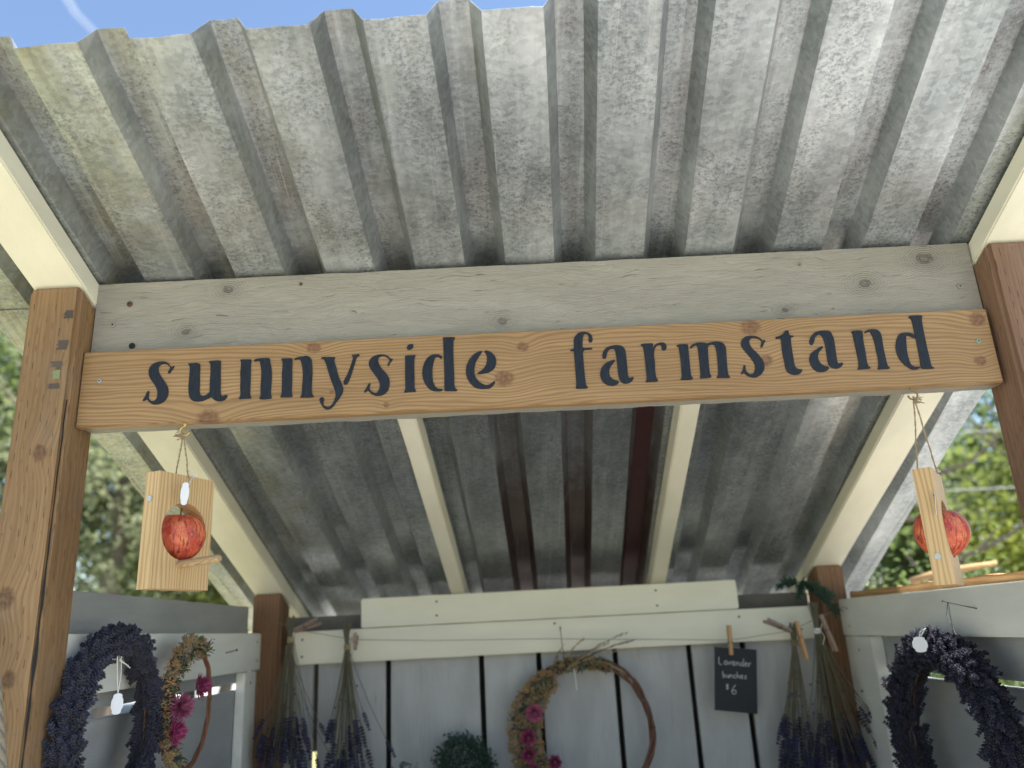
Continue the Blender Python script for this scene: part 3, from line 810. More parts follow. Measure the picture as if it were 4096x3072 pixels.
# ================================================================ the sign
sign = thing('wooden_sign', 'stained pine sign with black hand painted lettering reading sunnyside farmstand', 'sign', (0, .01, 1.8766))
board('sign_board', 'x', (-.8115, 0, 1.8766), (.8137, .0190, 2.0166), M['sign_wood'], sign, 80, .0007, .0018, 9)
LETTERS = [
    ('s', [[-6474,19822,-6468,19805,-6548,19677,-6573,19687,-6571,19729,-6530,19781,-6589,19849,-6646,19869,-6707,19863,-6747,19826,-6754,19772,-6729,19695,-6665,19599,-6602,19512,-6555,19426,-6537,19341,-6549,19242,-6598,19170,-6666,19129,-6744,19117,-6809,19130,-6862,19167,-6904,19227,-6959,19189,-6984,19202,-6940,19279,-6912,19369,-6885,19379,-6873,19358,-6886,19259,-6846,19199,-6805,19181,-6766,19190,-6735,19232,-6725,19301,-6738,19385,-6782,19471,-6862,19575,-6910,19662,-6923,19756,-6900,19831,-6848,19883,-6771,19913,-6683,19918,-6609,19901,-6565,19856,-6528,19795]]),
    ('u', [[-6223,19855,-6019,19857,-6007,19751,-6006,19615,-5993,19480,-5992,19313,-5962,19245,-5905,19234,-5844,19264,-5807,19304,-5820,19471,-5815,19639,-5825,19792,-5831,19835,-5861,19854,-5851,19882,-5654,19886,-5646,19834,-5639,19630,-5625,19461,-5622,19294,-5603,19227,-5563,19208,-5525,19239,-5495,19224,-5498,19188,-5535,19140,-5597,19117,-5668,19122,-5734,19159,-5777,19216,-5846,19173,-5923,19140,-6017,19132,-6098,19149,-6152,19205,-6179,19290,-6193,19424,-6189,19591,-6189,19760,-6199,19812,-6221,19830]]),
    ('n', [[-5299,19881,-5103,19874,-5098,19840,-5109,19806,-5102,19602,-5097,19434,-5099,19267,-5089,19192,-5069,19166,-5076,19146,-5179,19147,-5289,19141,-5287,19164,-5262,19217,-5275,19360,-5277,19510,-5290,19612,-5282,19764,-5286,19846,-5299,19850],[-5053,19854,-5030,19874,-4966,19884,-4789,19885,-4772,19857,-4768,19806,-4737,19685,-4726,19549,-4728,19382,-4734,19215,-4711,19148,-4718,19123,-4844,19113,-4916,19122,-4933,19139,-4907,19174,-4917,19324,-4912,19492,-4916,19660,-4947,19823,-4972,19837,-5036,19825,-5056,19834]]),
    ('n', [[-4571,19860,-4374,19857,-4371,19811,-4370,19632,-4363,19430,-4365,19229,-4354,19162,-4344,19142,-4385,19131,-4544,19134,-4563,19145,-4539,19205,-4541,19405,-4547,19574,-4540,19726,-4550,19828,-4570,19838],[-4340,19843,-4281,19871,-4185,19881,-4129,19892,-4072,19872,-4030,19818,-4020,19733,-4007,19563,-4014,19378,-4014,19211,-3997,19161,-3969,19126,-3980,19110,-4099,19108,-4202,19116,-4214,19130,-4188,19162,-4184,19287,-4176,19454,-4175,19555,-4196,19708,-4226,19820,-4280,19831,-4328,19817]]),
    ('y', [[-3861,19840,-3821,19850,-3619,19843,-3611,19814,-3634,19795,-3592,19660,-3549,19488,-3491,19351,-3455,19249,-3465,19166,-3519,19070,-3581,18990,-3635,18911,-3705,18873,-3768,18882,-3817,18928,-3847,18988,-3870,19038,-3868,19088,-3829,19107,-3797,19092,-3791,19042,-3806,18994,-3794,18952,-3738,18919,-3683,18930,-3636,18977,-3606,19058,-3586,19123,-3600,19207,-3642,19326,-3684,19428,-3735,19599,-3778,19737,-3812,19811,-3855,19818],[-3313,19863,-3241,19866,-3179,19873,-3176,19839,-3224,19828,-3255,19710,-3294,19577,-3333,19444,-3371,19345,-3403,19313,-3435,19311,-3459,19341,-3444,19399,-3389,19497,-3335,19646,-3281,19831,-3313,19841]]),
    ('s', [[-2588,19757,-2583,19735,-2644,19662,-2657,19615,-2677,19629,-2668,19671,-2636,19721,-2668,19773,-2724,19810,-2781,19813,-2834,19791,-2850,19740,-2829,19671,-2773,19566,-2693,19478,-2645,19391,-2638,19290,-2662,19175,-2726,19103,-2805,19074,-2884,19078,-2956,19110,-3004,19168,-3031,19191,-3072,19143,-3094,19164,-3052,19228,-3012,19310,-2980,19322,-2980,19291,-2999,19226,-2964,19166,-2900,19129,-2853,19143,-2818,19216,-2813,19299,-2845,19385,-2917,19490,-2989,19595,-3014,19681,-2995,19756,-2934,19816,-2853,19843,-2757,19846,-2676,19817,-2620,19754]]),
    ('i', [[-2367,19800,-2184,19805,-2177,19782,-2196,19757,-2204,19571,-2201,19385,-2204,19185,-2177,19142,-2185,19117,-2297,19120,-2384,19111,-2387,19131,-2363,19168,-2366,19360,-2364,19579,-2362,19766],[-2320,19987,-2287,20011,-2219,20016,-2215,19973,-2240,19917,-2304,19903,-2332,19932]]),
    ('d', [[-1702,19749,-1711,19707,-1740,19717,-1782,19757,-1823,19738,-1856,19672,-1878,19554,-1885,19436,-1879,19318,-1850,19216,-1803,19156,-1708,19146,-1705,19122,-1749,19103,-1852,19108,-1931,19141,-2001,19224,-2047,19327,-2066,19446,-2048,19580,-2001,19696,-1935,19770,-1854,19800,-1773,19795,-1718,19763],[-1690,20106,-1653,20115,-1474,20109,-1459,20084,-1492,20065,-1501,19858,-1501,19619,-1498,19383,-1500,19165,-1451,19113,-1458,19091,-1566,19097,-1674,19102,-1680,19133,-1672,19324,-1673,19594,-1678,19867,-1677,20066]]),
    ('e', [[-985,19814,-991,19798,-1050,19715,-1110,19616,-1138,19499,-1139,19381,-1106,19295,-1036,19225,-959,19174,-879,19183,-804,19243,-773,19241,-799,19179,-866,19116,-945,19106,-1057,19112,-1151,19147,-1228,19234,-1280,19338,-1292,19456,-1272,19574,-1221,19673,-1145,19763,-1030,19820],[-941,19821,-893,19822,-822,19780,-761,19709,-740,19614,-761,19513,-820,19440,-918,19395,-1078,19384,-1094,19404,-1028,19442,-954,19506,-914,19589,-903,19690,-923,19768,-950,19799]]),
    ('f', [[660,19950,689,20017,742,20067,825,20092,921,20075,982,20028,1001,19949,988,19889,946,19874,921,19905,930,19979,926,20031,854,20052,830,19993,811,19873,804,19777,971,19778,982,19761,968,19744,803,19744,804,19565,804,19395,807,19227,815,19076,845,19050,831,19022,649,19026,626,19039,646,19101,647,19269,646,19471,646,19641,646,19734,591,19730,576,19756,647,19771,650,19812]]),
    ('a', [[1143,19615,1166,19700,1237,19773,1337,19802,1450,19805,1520,19776,1563,19713,1568,19593,1567,19457,1567,19322,1569,19196,1594,19173,1644,19197,1664,19186,1646,19133,1577,19083,1497,19074,1436,19102,1403,19179,1394,19314,1396,19466,1389,19620,1378,19723,1340,19742,1274,19728,1237,19670,1213,19578,1178,19551,1148,19573],[1354,19536,1364,19510,1315,19454,1261,19389,1238,19306,1246,19221,1305,19159,1383,19139,1401,19109,1360,19065,1287,19048,1193,19065,1118,19119,1081,19213,1081,19314,1118,19405,1188,19477,1280,19515]]),
    ('r', [[1846,19798,1904,19807,2066,19807,2065,19773,2056,19713,2112,19788,2196,19814,2276,19805,2305,19743,2295,19684,2252,19652,2214,19679,2213,19748,2192,19775,2125,19753,2082,19686,2062,19585,2066,19465,2054,19297,2056,19162,2088,19119,2072,19086,1968,19087,1872,19085,1870,19105,1894,19146,1893,19289,1895,19474,1894,19628,1883,19757,1848,19771]]),
    ('m', [[2485,19748,2547,19762,2692,19758,2685,19672,2682,19502,2678,19332,2675,19164,2706,19121,2696,19099,2631,19088,2488,19095,2487,19115,2514,19156,2520,19307,2526,19510,2521,19681,2514,19719,2486,19725],[2721,19705,2772,19753,2872,19778,2969,19774,3031,19749,3132,19778,3245,19781,3321,19742,3357,19663,3346,19535,3337,19366,3328,19197,3339,19130,3361,19103,3349,19089,3238,19093,3127,19100,3121,19116,3157,19148,3172,19307,3179,19510,3176,19681,3134,19735,3038,19705,3025,19569,3015,19382,3009,19180,3033,19137,3025,19112,2920,19104,2832,19106,2827,19126,2845,19172,2851,19357,2857,19578,2851,19732,2783,19710,2747,19678,2724,19682]]),
    ('s', [[4055,19770,4077,19751,4024,19668,4002,19621,3971,19633,3984,19687,4013,19734,3961,19792,3883,19813,3825,19808,3787,19767,3781,19698,3822,19610,3898,19521,3964,19415,3997,19312,3980,19211,3914,19122,3828,19076,3740,19076,3665,19110,3612,19171,3565,19140,3552,19153,3601,19231,3628,19314,3657,19309,3649,19228,3673,19168,3724,19132,3774,19146,3815,19211,3828,19304,3805,19372,3747,19477,3673,19584,3632,19671,3631,19740,3671,19807,3742,19852,3832,19857,3928,19842,3995,19799,4027,19745]]),
    ('t', [[4264,19807,4347,19824,4419,19872,4459,19922,4509,19928,4517,19849,4534,19823,4587,19822,4590,19797,4537,19793,4523,19677,4523,19540,4522,19403,4524,19268,4543,19207,4604,19182,4644,19185,4644,19152,4590,19096,4508,19083,4431,19101,4374,19149,4354,19226,4353,19344,4344,19480,4350,19651,4357,19780,4267,19776]]),
    ('a', [[4857,19711,4903,19795,4970,19860,5073,19890,5186,19887,5257,19872,5279,19810,5301,19722,5295,19568,5288,19414,5286,19279,5305,19252,5365,19275,5385,19248,5352,19199,5273,19158,5195,19169,5137,19210,5118,19287,5122,19406,5126,19577,5117,19715,5091,19802,5037,19819,4973,19774,4939,19689,4909,19631,4875,19624,4854,19659],[5057,19597,5084,19587,5055,19537,5000,19498,4965,19431,4959,19347,4980,19278,5043,19224,5114,19212,5124,19177,5076,19129,4993,19112,4898,19122,4836,19184,4802,19270,4797,19355,4832,19455,4915,19519]]),
    ('n', [[5635,19847,5678,19858,5831,19854,5833,19816,5816,19678,5815,19541,5815,19404,5806,19252,5821,19175,5857,19151,5845,19132,5733,19129,5636,19126,5618,19135,5654,19184,5664,19327,5657,19515,5652,19669,5652,19808,5634,19822],[5862,19823,5931,19862,6030,19871,6108,19853,6153,19790,6156,19678,6147,19524,6150,19387,6153,19234,6163,19157,6195,19130,6178,19111,6082,19111,5978,19111,5972,19125,6001,19174,6015,19309,6011,19462,6010,19634,5992,19755,5965,19829,5905,19812,5867,19796]]),
    ('d', [[6498,19767,6630,19777,6752,19733,6747,19647,6664,19703,6589,19716,6573,19587,6553,19451,6552,19298,6568,19179,6622,19125,6719,19129,6731,19111,6667,19072,6572,19077,6489,19140,6411,19237,6370,19358,6361,19478,6396,19614,6447,19714],[6710,20075,6750,20094,6954,20088,6961,20062,6935,20037,6924,19863,6922,19690,6919,19518,6924,19347,6925,19194,6925,19118,6973,19094,6959,19074,6845,19077,6749,19082,6738,19119,6752,19271,6754,19424,6759,19646,6756,19837,6754,20029,6710,20057]]),
]

for ch, polys in LETTERS:
    b = MB()
    for p in polys:
        n = len(p) // 2
        P = [(p[2 * i] / 1e4, p[2 * i + 1] / 1e4) for i in range(n)]
        Q = []
        for i in range(n):      # round the painted outline a little
            a, c, d = Vector(P[i - 1]), Vector(P[i]), Vector(P[(i + 1) % n])
            Q.append(c.lerp(a, .22)); Q.append(c.lerp(d, .22))
        N = len(Q)
        Q3 = [Vector((q.x, q.y, 0)) for q in Q]
        tris = tessellate_polygon([Q3])
        front = [(q.x, -.0018, q.y) for q in Q]
        back = [(q.x, .0008, q.y) for q in Q]
        fs = []
        for t in tris:
            A, B_, C_ = (Q3[k] for k in t)
            fs.append(tuple(t) if (B_ - A).cross(C_ - A).z > 0 else tuple(reversed(t)))
        area = sum(Q[i].x * Q[(i + 1) % N].y - Q[(i + 1) % N].x * Q[i].y for i in range(N))
        for i in range(N):
            j = (i + 1) % N
            fs.append((i, N + i, N + j, j) if area > 0 else (j, N + j, N + i, i))
        b.add(front + back, fs)
    me = bpy.data.meshes.new('letter')
    me.from_pydata(b.v, [], b.f)
    me.materials.append(M['letter'])
    o = bpy.data.objects.new('letter', me); COL.objects.link(o)
    o['label'] = 'black painted letter ' + ch
    put(o, sign)
disc('screw', (-.778, -.0005, 1.961), Yh, .0040, M['steel'], sign, .0012, M['black'])
disc('screw', (.786, -.0005, 1.955), Yh, .0042, M['steel_green'], sign, .0012, M['black'])

# ================================================================ bird feeders with apples
def ring_hook(name, x, y, z, mat, label, flip):
    b = MB()
    pts = [(x, y, z + .012), (x, y, z - .004)]
    for q in range(14):
        a = pi * .5 - q * (pi * 1.45) / 13
        pts.append((x + flip * (.0085 * cos(a)), y, z - .004 - .0085 + .0085 * sin(a)))
    b.tube(pts, .0016, 8)
    b.tube([(x, y, z - .001), (x, y, z + .001)], .0035, 10)
    o = b.obj(name, mat, None, smooth=True)
    return tag(o, label, 'hook', 'screw hooks under the sign')
def scallop_tag(name, parent, c, u, v, w, h, thick=.0006):
    """scalloped paper price tag in the plane of u (width) and v (height)"""
    c = Vector(c); u = Vector(u).normalized(); v = Vector(v).normalized(); n = u.cross(v)
    b = MB()
    outl = []
    N = 48
    for q in range(N):
        a = 2 * pi * q / N
        ca, sa = cos(a), sin(a)
        sx = (abs(ca) ** .55) * (1 if ca > 0 else -1); sy = (abs(sa) ** .55) * (1 if sa > 0 else -1)
        k = 1 + .12 * cos(6 * a)
        outl.append((sx * w / 2 * k, sy * h / 2 * (1 + .05 * cos(4 * a))))
    f0 = [c + u * x + v * y + n * (.0012 * sin(y / h * 3)) for x, y in outl]
    f1 = [p + n * thick for p in f0]
    b.add(f0 + f1, [tuple(range(N)), tuple(reversed(range(N, 2 * N)))] + [(i, i + N, (i + 1) % N + N, (i + 1) % N) for i in range(N)])
    b.cur = 1
    hole = c + v * h * .36
    b.tube([hole - n * .0003, hole + n * (thick + .0003)], w * .07, 10)
    return b.obj(name, [M['tag'], M['black']], parent)
def feeder(cx, cy, ztop, phi, label, hook, tag_pos, tag_u, hole_dz, apple_lab, perch_side, nail_side, tag_w=.022):
    t, w, h = .030, .122, .190
    e = Vector((cos(phi), sin(phi), 0)); nrm = Vector((sin(phi), -cos(phi), 0))    # e: width, nrm: broad face normal
    base = Vector((cx, cy, ztop - h))
    f = thing('bird_feeder', label, 'bird feeder', tuple(base), 'apple bird feeders hanging from the sign')
    mw = Matrix((e, -nrm, Vector((0, 0, 1)))).transposed().to_4x4()
    mw.translation = base
    # block with a round hole, in local coordinates: x width, y depth, z height
    bm = bmesh.new()
    N = 48
    hr = .048; hz = h - hole_dz
    rings = {}
    for yy in (-t / 2, t / 2):
        inner = [bm.verts.new((hr * cos(2 * pi * i / N), yy, hz + hr * sin(2 * pi * i / N))) for i in range(N)]
        outer = []
        for i in range(N):
            a = 2 * pi * i / N
            ca, sa = cos(a), sin(a)
            X = w / 2; Zt = h - hz; Zb = hz
            s = min(X / abs(ca) if abs(ca) > 1e-6 else 1e9, (Zt if sa > 0 else Zb) / abs(sa) if abs(sa) > 1e-6 else 1e9)
            outer.append(bm.verts.new((ca * s, yy, hz + sa * s)))
        rings[yy] = (inner, outer)
        # corners
    def corner(yy):
        return {k: bm.verts.new((k[0] * w / 2, yy, h if k[1] > 0 else 0)) for k in ((1, 1), (-1, 1), (-1, -1), (1, -1))}
    cor = {yy: corner(yy) for yy in rings}
    def loop(yy):
        inner, outer = rings[yy]
        L = []
        for i in range(N):
            L.append(outer[i])
            p, q = outer[i].co, outer[(i + 1) % N].co
            if abs(p.x - q.x) > 1e-6 and abs(p.z - q.z) > 1e-6:
                k = (1 if (p.x + q.x) > 0 else -1, 1 if (p.z + q.z) / 2 > hz else -1)
                L.append(cor[yy][k])
        return L
    LL = {yy: loop(yy) for yy in rings}
    for yy in rings:
        inner, outer = rings[yy]
        L = LL[yy]; idx = {v: i for i, v in enumerate(L)}
        for i in range(N):
            a = idx[outer[i]]; c = idx[outer[(i + 1) % N]]
            seq = [L[a]]
            k = a
            while k != c:
                k = (k + 1) % len(L); seq.append(L[k])
            bm.faces.new([inner[i]] + seq + [inner[(i + 1) % N]])
    ya, yb = -t / 2, t / 2
    for i in range(N):
        bm.faces.new((rings[ya][0][i], rings[ya][0][(i + 1) % N], rings[yb][0][(i + 1) % N], rings[yb][0][i]))
    n2 = len(LL[ya])
    for i in range(n2):
        bm.faces.new((LL[ya][i], LL[yb][i], LL[yb][(i + 1) % n2], LL[ya][(i + 1) % n2]))
    for v in [v for v in bm.verts if not v.link_faces]:
        bm.verts.remove(v)
    bmesh.ops.recalc_face_normals(bm, faces=bm.faces)
    me = bpy.data.meshes.new('wood_block')
    bm.to_mesh(me); bm.free()
    me.materials.append(M['feeder_wood'])
    blk = bpy.data.objects.new('wood_block', me)
    COL.objects.link(blk)
    blk.parent = f
    blk.matrix_basis = parent_world(f).inverted() @ mw
    def L2W(x, y, z):
        return mw @ Vector((x, y, z))
    # perch
    b = MB()
    if perch_side: b.tube([L2W(-.006, t / 2 * .5, .040), L2W(-.006, -t / 2 - .030, .041), L2W(-.004, -t / 2 - .082, .0435), L2W(-.004, -t / 2 - .086, .0435)], [.0066, .0068, .0064, .0048], 12)
    if perch_side: b.obj('perch', M['perch_wood'], f, smooth=False)
    # nails
    b = MB()
    for (zz) in nail_side:
        c = L2W(-w / 2, .002, zz); d = (L2W(-w / 2 - 1, 0.002, zz) - c).normalized()
        b.tube([c, c + d * .0014], .0052, 10)
    b.obj('nail', M['steel'], f)
    # twine from the hook to both ends of the top
    hk = Vector(hook)
    b = MB()
    for (x, y) in ((0.0, -t / 2 - .001), (0.0, t / 2 + .001)):
        a = L2W(x, y, h - .004)
        pts = []
        for q in range(15):
            s = q / 14
            p = hk.lerp(a, s)
            p += Vector((mnoise.noise(Vector((s * 4, y * 90, 1))), mnoise.noise(Vector((s * 4, y * 90, 5))), 0)) * .0018
            pts.append(p)
        for st in range(2):
            tw = [p + Vector((cos(q * 1.9 + st * pi), sin(q * 1.9 + st * pi), 0)) * .0007 for q, p in enumerate(pts)]
            b.tube(tw, .0010, 6)
    rr = random.Random(int(cx * 1000))
    for q in range(26):       # knot and frayed ends
        a = hk + Vector((rr.uniform(-.003, .003), rr.uniform(-.003, .003), -.006 + rr.uniform(-.004, .003)))
        d = Vector((-1 if cx < 0 else 1, rr.uniform(-.5, .5), rr.uniform(-.5, .5))).normalized()
        b.tube([a, a + d * rr.uniform(.004, .016)], .0007, 4)
    for q in range(60):
        i = rr.random()
        a = hk.lerp(L2W(0, rr.choice((-.016, .016)), h), i)
        b.tube([a, a + Vector((rr.uniform(-1, 1), rr.uniform(-1, 1), rr.uniform(-.6, .6))) * .004], .00018, 3)
    b.obj('twine', M['twine'], f)
    # tag and its thread
    tp = Vector(tag_pos)
    topc = L2W(.012, -t / 2 + .002, h + .001)
    b = MB()
    b.tube([topc, topc.lerp(tp, .5) + Vector((.001, -.001, 0)), tp + Vector((0, 0, .018))], .0006, 5)
    b.tube([topc + Vector((.002, 0, 0)), topc.lerp(tp, .5) + Vector((-.002, -.002, 0)), tp + Vector((0, 0, .018))], .0006, 5)
    for q in range(10):
        a = 2 * pi * q / 10
        b.tube([topc, topc + Vector((cos(a) * .009, sin(a) * .005, .002 + .003 * sin(a * 3)))], .0006, 4)
    b.obj('thread', M['thread'], f)
    scallop_tag('price_tag', f, tp, tag_u, (0.03, 0, 1), tag_w * .7, .036)
    # apple
    ac = L2W(.014 * perch_side, -.002 + .014 * perch_side, hz - .006)
    b = MB()
    nu, nv = 40, 28
    vs = []
    for j in range(nv + 1):
        th = pi * j / nv
        for i in range(nu):
            ph = 2 * pi * i / nu
            r = .0435 * (1 + .05 * cos(th) - .13 * max(0, -cos(th)) ** 2 + .018 * cos(5 * ph) * sin(th) + .03 * cos(ph + 1 + cx))
            z = .0445 * .98 * cos(th)
            z -= .012 * math.exp(-(sin(th) / .30) ** 2) * (1 if cos(th) > 0 else -.55)
            vs.append((r * sin(th) * cos(ph), r * sin(th) * sin(ph), z))
    fs = [(j * nu + i, j * nu + (i + 1) % nu, (j + 1) * nu + (i + 1) % nu, (j + 1) * nu + i) for j in range(nv) for i in range(nu)]
    b.add(vs, fs)
    ap = b.obj('apple', M['apple'], None, smooth=True)
    tag(ap, apple_lab, 'apple', 'apples held in the feeders')
    ap.location = ac
    ap.rotation_euler = (.10, -.08, phi)
    b = MB()
    b.tube([(0, 0, .030), (.002, .001, .042), (.005, .003, .049)], [.0018, .0014, .002], 6)
    st = b.obj('stalk', M['stem_brown'])
    st.parent = ap
    return f
ring_hook('cup_hook', -.624, .010, 1.877, M['brass'], 'shiny brass cup hook under the left end of the sign', -1)
ring_hook('cup_hook', .655, .010, 1.877, M['brass_dull'], 'dull curved cup hook under the right end of the sign', 1)
feeder(-.628, .020, 1.785, radians(66), 'pine block bird feeder with a round hole, turned broad side on, left of two',
       (-.627, .010, 1.862), (-.604, -.020, 1.748), (1, .45, 0), .095,
       'red streaked apple in the left bird feeder, seen through its round hole', 1, (.145,), .017)
feeder(.662, .030, 1.729, radians(56), 'pine block bird feeder hanging edge on at the right end of the sign',
       (.656, .010, 1.862), (.634, -.030, 1.668), (.42, .9, 0), .098,
       'large red apple bulging out both sides of the right bird feeder', 0, (.045,), .022)
# ================================================================ lavender
def spike_mesh(name, mats, L=.034, R=.0082, whorls=7, per=7, seed=1, loose=0.0):
    r = random.Random(seed)
    b = MB()
    b.cur = 2
    b.tube([(0, 0, -.016), (0, 0, L * .9)], .0009, 4)
    for j in range(whorls):
        s = j / (whorls - 1)
        z = L * s * (1 + loose * .2)
        rr = R * (0.75 + .5 * sin(pi * min(1, s * 1.15))) * (1 - .45 * s)
        for i in range(per):
            a = 2 * pi * (i + .5 * (j % 2)) / per + r.uniform(-.3, .3)
            d = Vector((cos(a), sin(a), r.uniform(.5, 1.3)))
            p = Vector((cos(a) * rr * .6, sin(a) * rr * .6, z + r.uniform(-.001, .001)))
            b.cur = 0 if r.random() < .62 else 1
            b.octa(p, d, .0042 * r.uniform(.8, 1.15), .0021)
    me_o = b.obj(name, mats)
    me = me_o.data
    bpy.data.objects.remove(me_o)
    return me
SP = [spike_mesh('lavender_sprig', [M['lav'], M['lav_grey'], M['stem']], seed=i) for i in range(4)]
SPD = [spike_mesh('lavender_sprig', [M['lav_dark'], M['lav'], M['stem_brown']], seed=10 + i) for i in range(4)]
SPB = [spike_mesh('flower_spike', [M['lav_blue'], M['lav_dark'], M['stem']], L=.040, R=.0066, whorls=7, per=6, seed=20 + i) for i in range(4)]

def lavender_wreath(label, cx, cy, cz, R, r, side, meshes, seed, flow=1, squash=1.0, sc=1.0, group='lavender wreaths on the side rails'):
    """ring in the y-z plane, side = +1 when the open side faces +x"""
    rr = random.Random(seed)
    root = thing('lavender_wreath', label, 'wreath', (cx, cy, cz - R * squash - r), group)
    b = MB()
    N = 60
    pts = [(cx, cy + R * cos(2 * pi * i / N), cz + R * squash * sin(2 * pi * i / N)) for i in range(N + 1)]
    b.tube(pts, r * .50, 12, caps=False)
    b.obj('bound_core', M['lav_dark'], root)
    b = MB()
    for q in range(60):     # loose straw lying along the ring
        a = rr.uniform(0, 2 * pi); da = rr.uniform(.2, .5)
        ph = rr.uniform(.8 * pi, 1.3 * pi); o = r * rr.uniform(.50, .66)
        tp = []
        for k in range(5):
            aa = a + da * k / 4
            rad = R + cos(ph) * o
            tp.append((cx + side * sin(ph) * o, cy + rad * cos(aa), cz + rad * squash * sin(aa)))
        b.tube(tp, .0009, 4)
    b.obj('loose_straw', M['stem_brown'], root)['kind'] = 'stuff'
    def place(a, ph, depth, s):
        rad = R + cos(ph) * r * depth
        p = Vector((cx + side * sin(ph) * r * depth, cy + rad * cos(a), cz + rad * squash * sin(a)))
        tang = Vector((0, -sin(a), cos(a))) * flow
        outw = Vector((side * sin(ph), cos(ph) * cos(a), cos(ph) * sin(a)))
        d = tang * 1.0 + outw * rr.uniform(.15, 1.05) + Vector((rr.uniform(-1, 1), rr.uniform(-1, 1), rr.uniform(-1, 1))) * .28
        return frame(p, d, rr.uniform(0, 6), s * sc)
    n1 = 290
    for q in range(n1):
        a = 2 * pi * ((q * .61803) % 1)
        ph = rr.uniform(-.55 * pi, .75 * pi) if rr.random() < .85 else rr.uniform(0, 2 * pi)
        inst('lavender_sprig', rr.choice(meshes), root, place(a, ph, rr.uniform(.58, .80), rr.uniform(.95, 1.3)))
    data = {}
    for me in meshes:
        co = np.empty(len(me.vertices) * 3); me.vertices.foreach_get('co', co)
        data[me.name] = (co.reshape(-1, 3), [tuple(f.vertices) for f in me.polygons], [f.material_index for f in me.polygons])
    V, F, MI, n0 = [], [], [], 0
    for q in range(1150):
        m = place(rr.uniform(0, 2 * pi), rr.uniform(-.75 * pi, .95 * pi), rr.uniform(.42, .74), rr.uniform(1.0, 1.35))
        co, fs, mi = data[rr.choice(meshes).name]
        mm = np.array(m)
        V.append(co @ mm[:3, :3].T + mm[:3, 3])
        F += [tuple(i + n0 for i in f) for f in fs]
        MI += mi
        n0 += len(co)
    me = bpy.data.meshes.new('lavender_heads')
    me.from_pydata(np.concatenate(V).tolist(), [], F)
    for mt in meshes[0].materials: me.materials.append(mt)
    me.polygons.foreach_set('material_index', MI)
    o = bpy.data.objects.new('lavender_heads', me); COL.objects.link(o)
    o['kind'] = 'stuff'
    put(o, root)
    return root
wl = lavender_wreath('bushy grey violet lavender wreath on the left wall with a white tag in its centre', -.786, .176, 1.362, .143, .012, 1, SP, 31, flow=-1, squash=1.12, sc=.74)
scallop_tag('price_tag', wl, (-.742, .100, 1.418), (.82, .57, 0), (0, 0, 1), .017, .032)
b = MB()
b.tube([(-.742, .100, 1.434), (-.744, .096, 1.462), (-.748, .098, 1.494)], .0007, 5)
b.tube([(-.742, .100, 1.434), (-.741, .103, 1.462), (-.745, .107, 1.494)], .0007, 5)
b.tube([(-.745, .100, 1.488), (-.738, .120, 1.478)], .0008, 5)
b.tube([(-.745, .102, 1.490), (-.738, .128, 1.474)], .0008, 5)
b.obj('thread', M['thread'], wl)
wr = lavender_wreath('very dark dense lavender wreath hanging by wire from a nail on the right rail', .842, .490, 1.222, .200, .031, -1, SPD, 47, flow=1, sc=.85)
scallop_tag('price_tag', wr, (.785, .432, 1.434), (.88, -.47, 0), (0, 0, 1), .026, .030)
b = MB()
b.tube([(.785, .432, 1.446), (.790, .430, 1.460), (.80, .425, 1.466), (.79, .433, 1.450)], .0011, 5)
b.obj('thread', M['thread'], wr)
b = MB()
b.tube([(.858, .424, 1.516), (.852, .415, 1.49), (.846, .405, 1.45), (.842, .400, 1.42)], .0008, 5)
b.tube([(.858, .426, 1.516), (.850, .425, 1.49), (.848, .400, 1.45), (.840, .398, 1.42)], .0008, 5)
b.obj('wire_loop', M['wire'], wr)
b = MB()
b.tube([(-.782, .112, 1.520), (-.775, .115, 1.535), (-.77, .12, 1.50)], .0008, 5)
b.obj('wire_loop', M['wire'], wl)

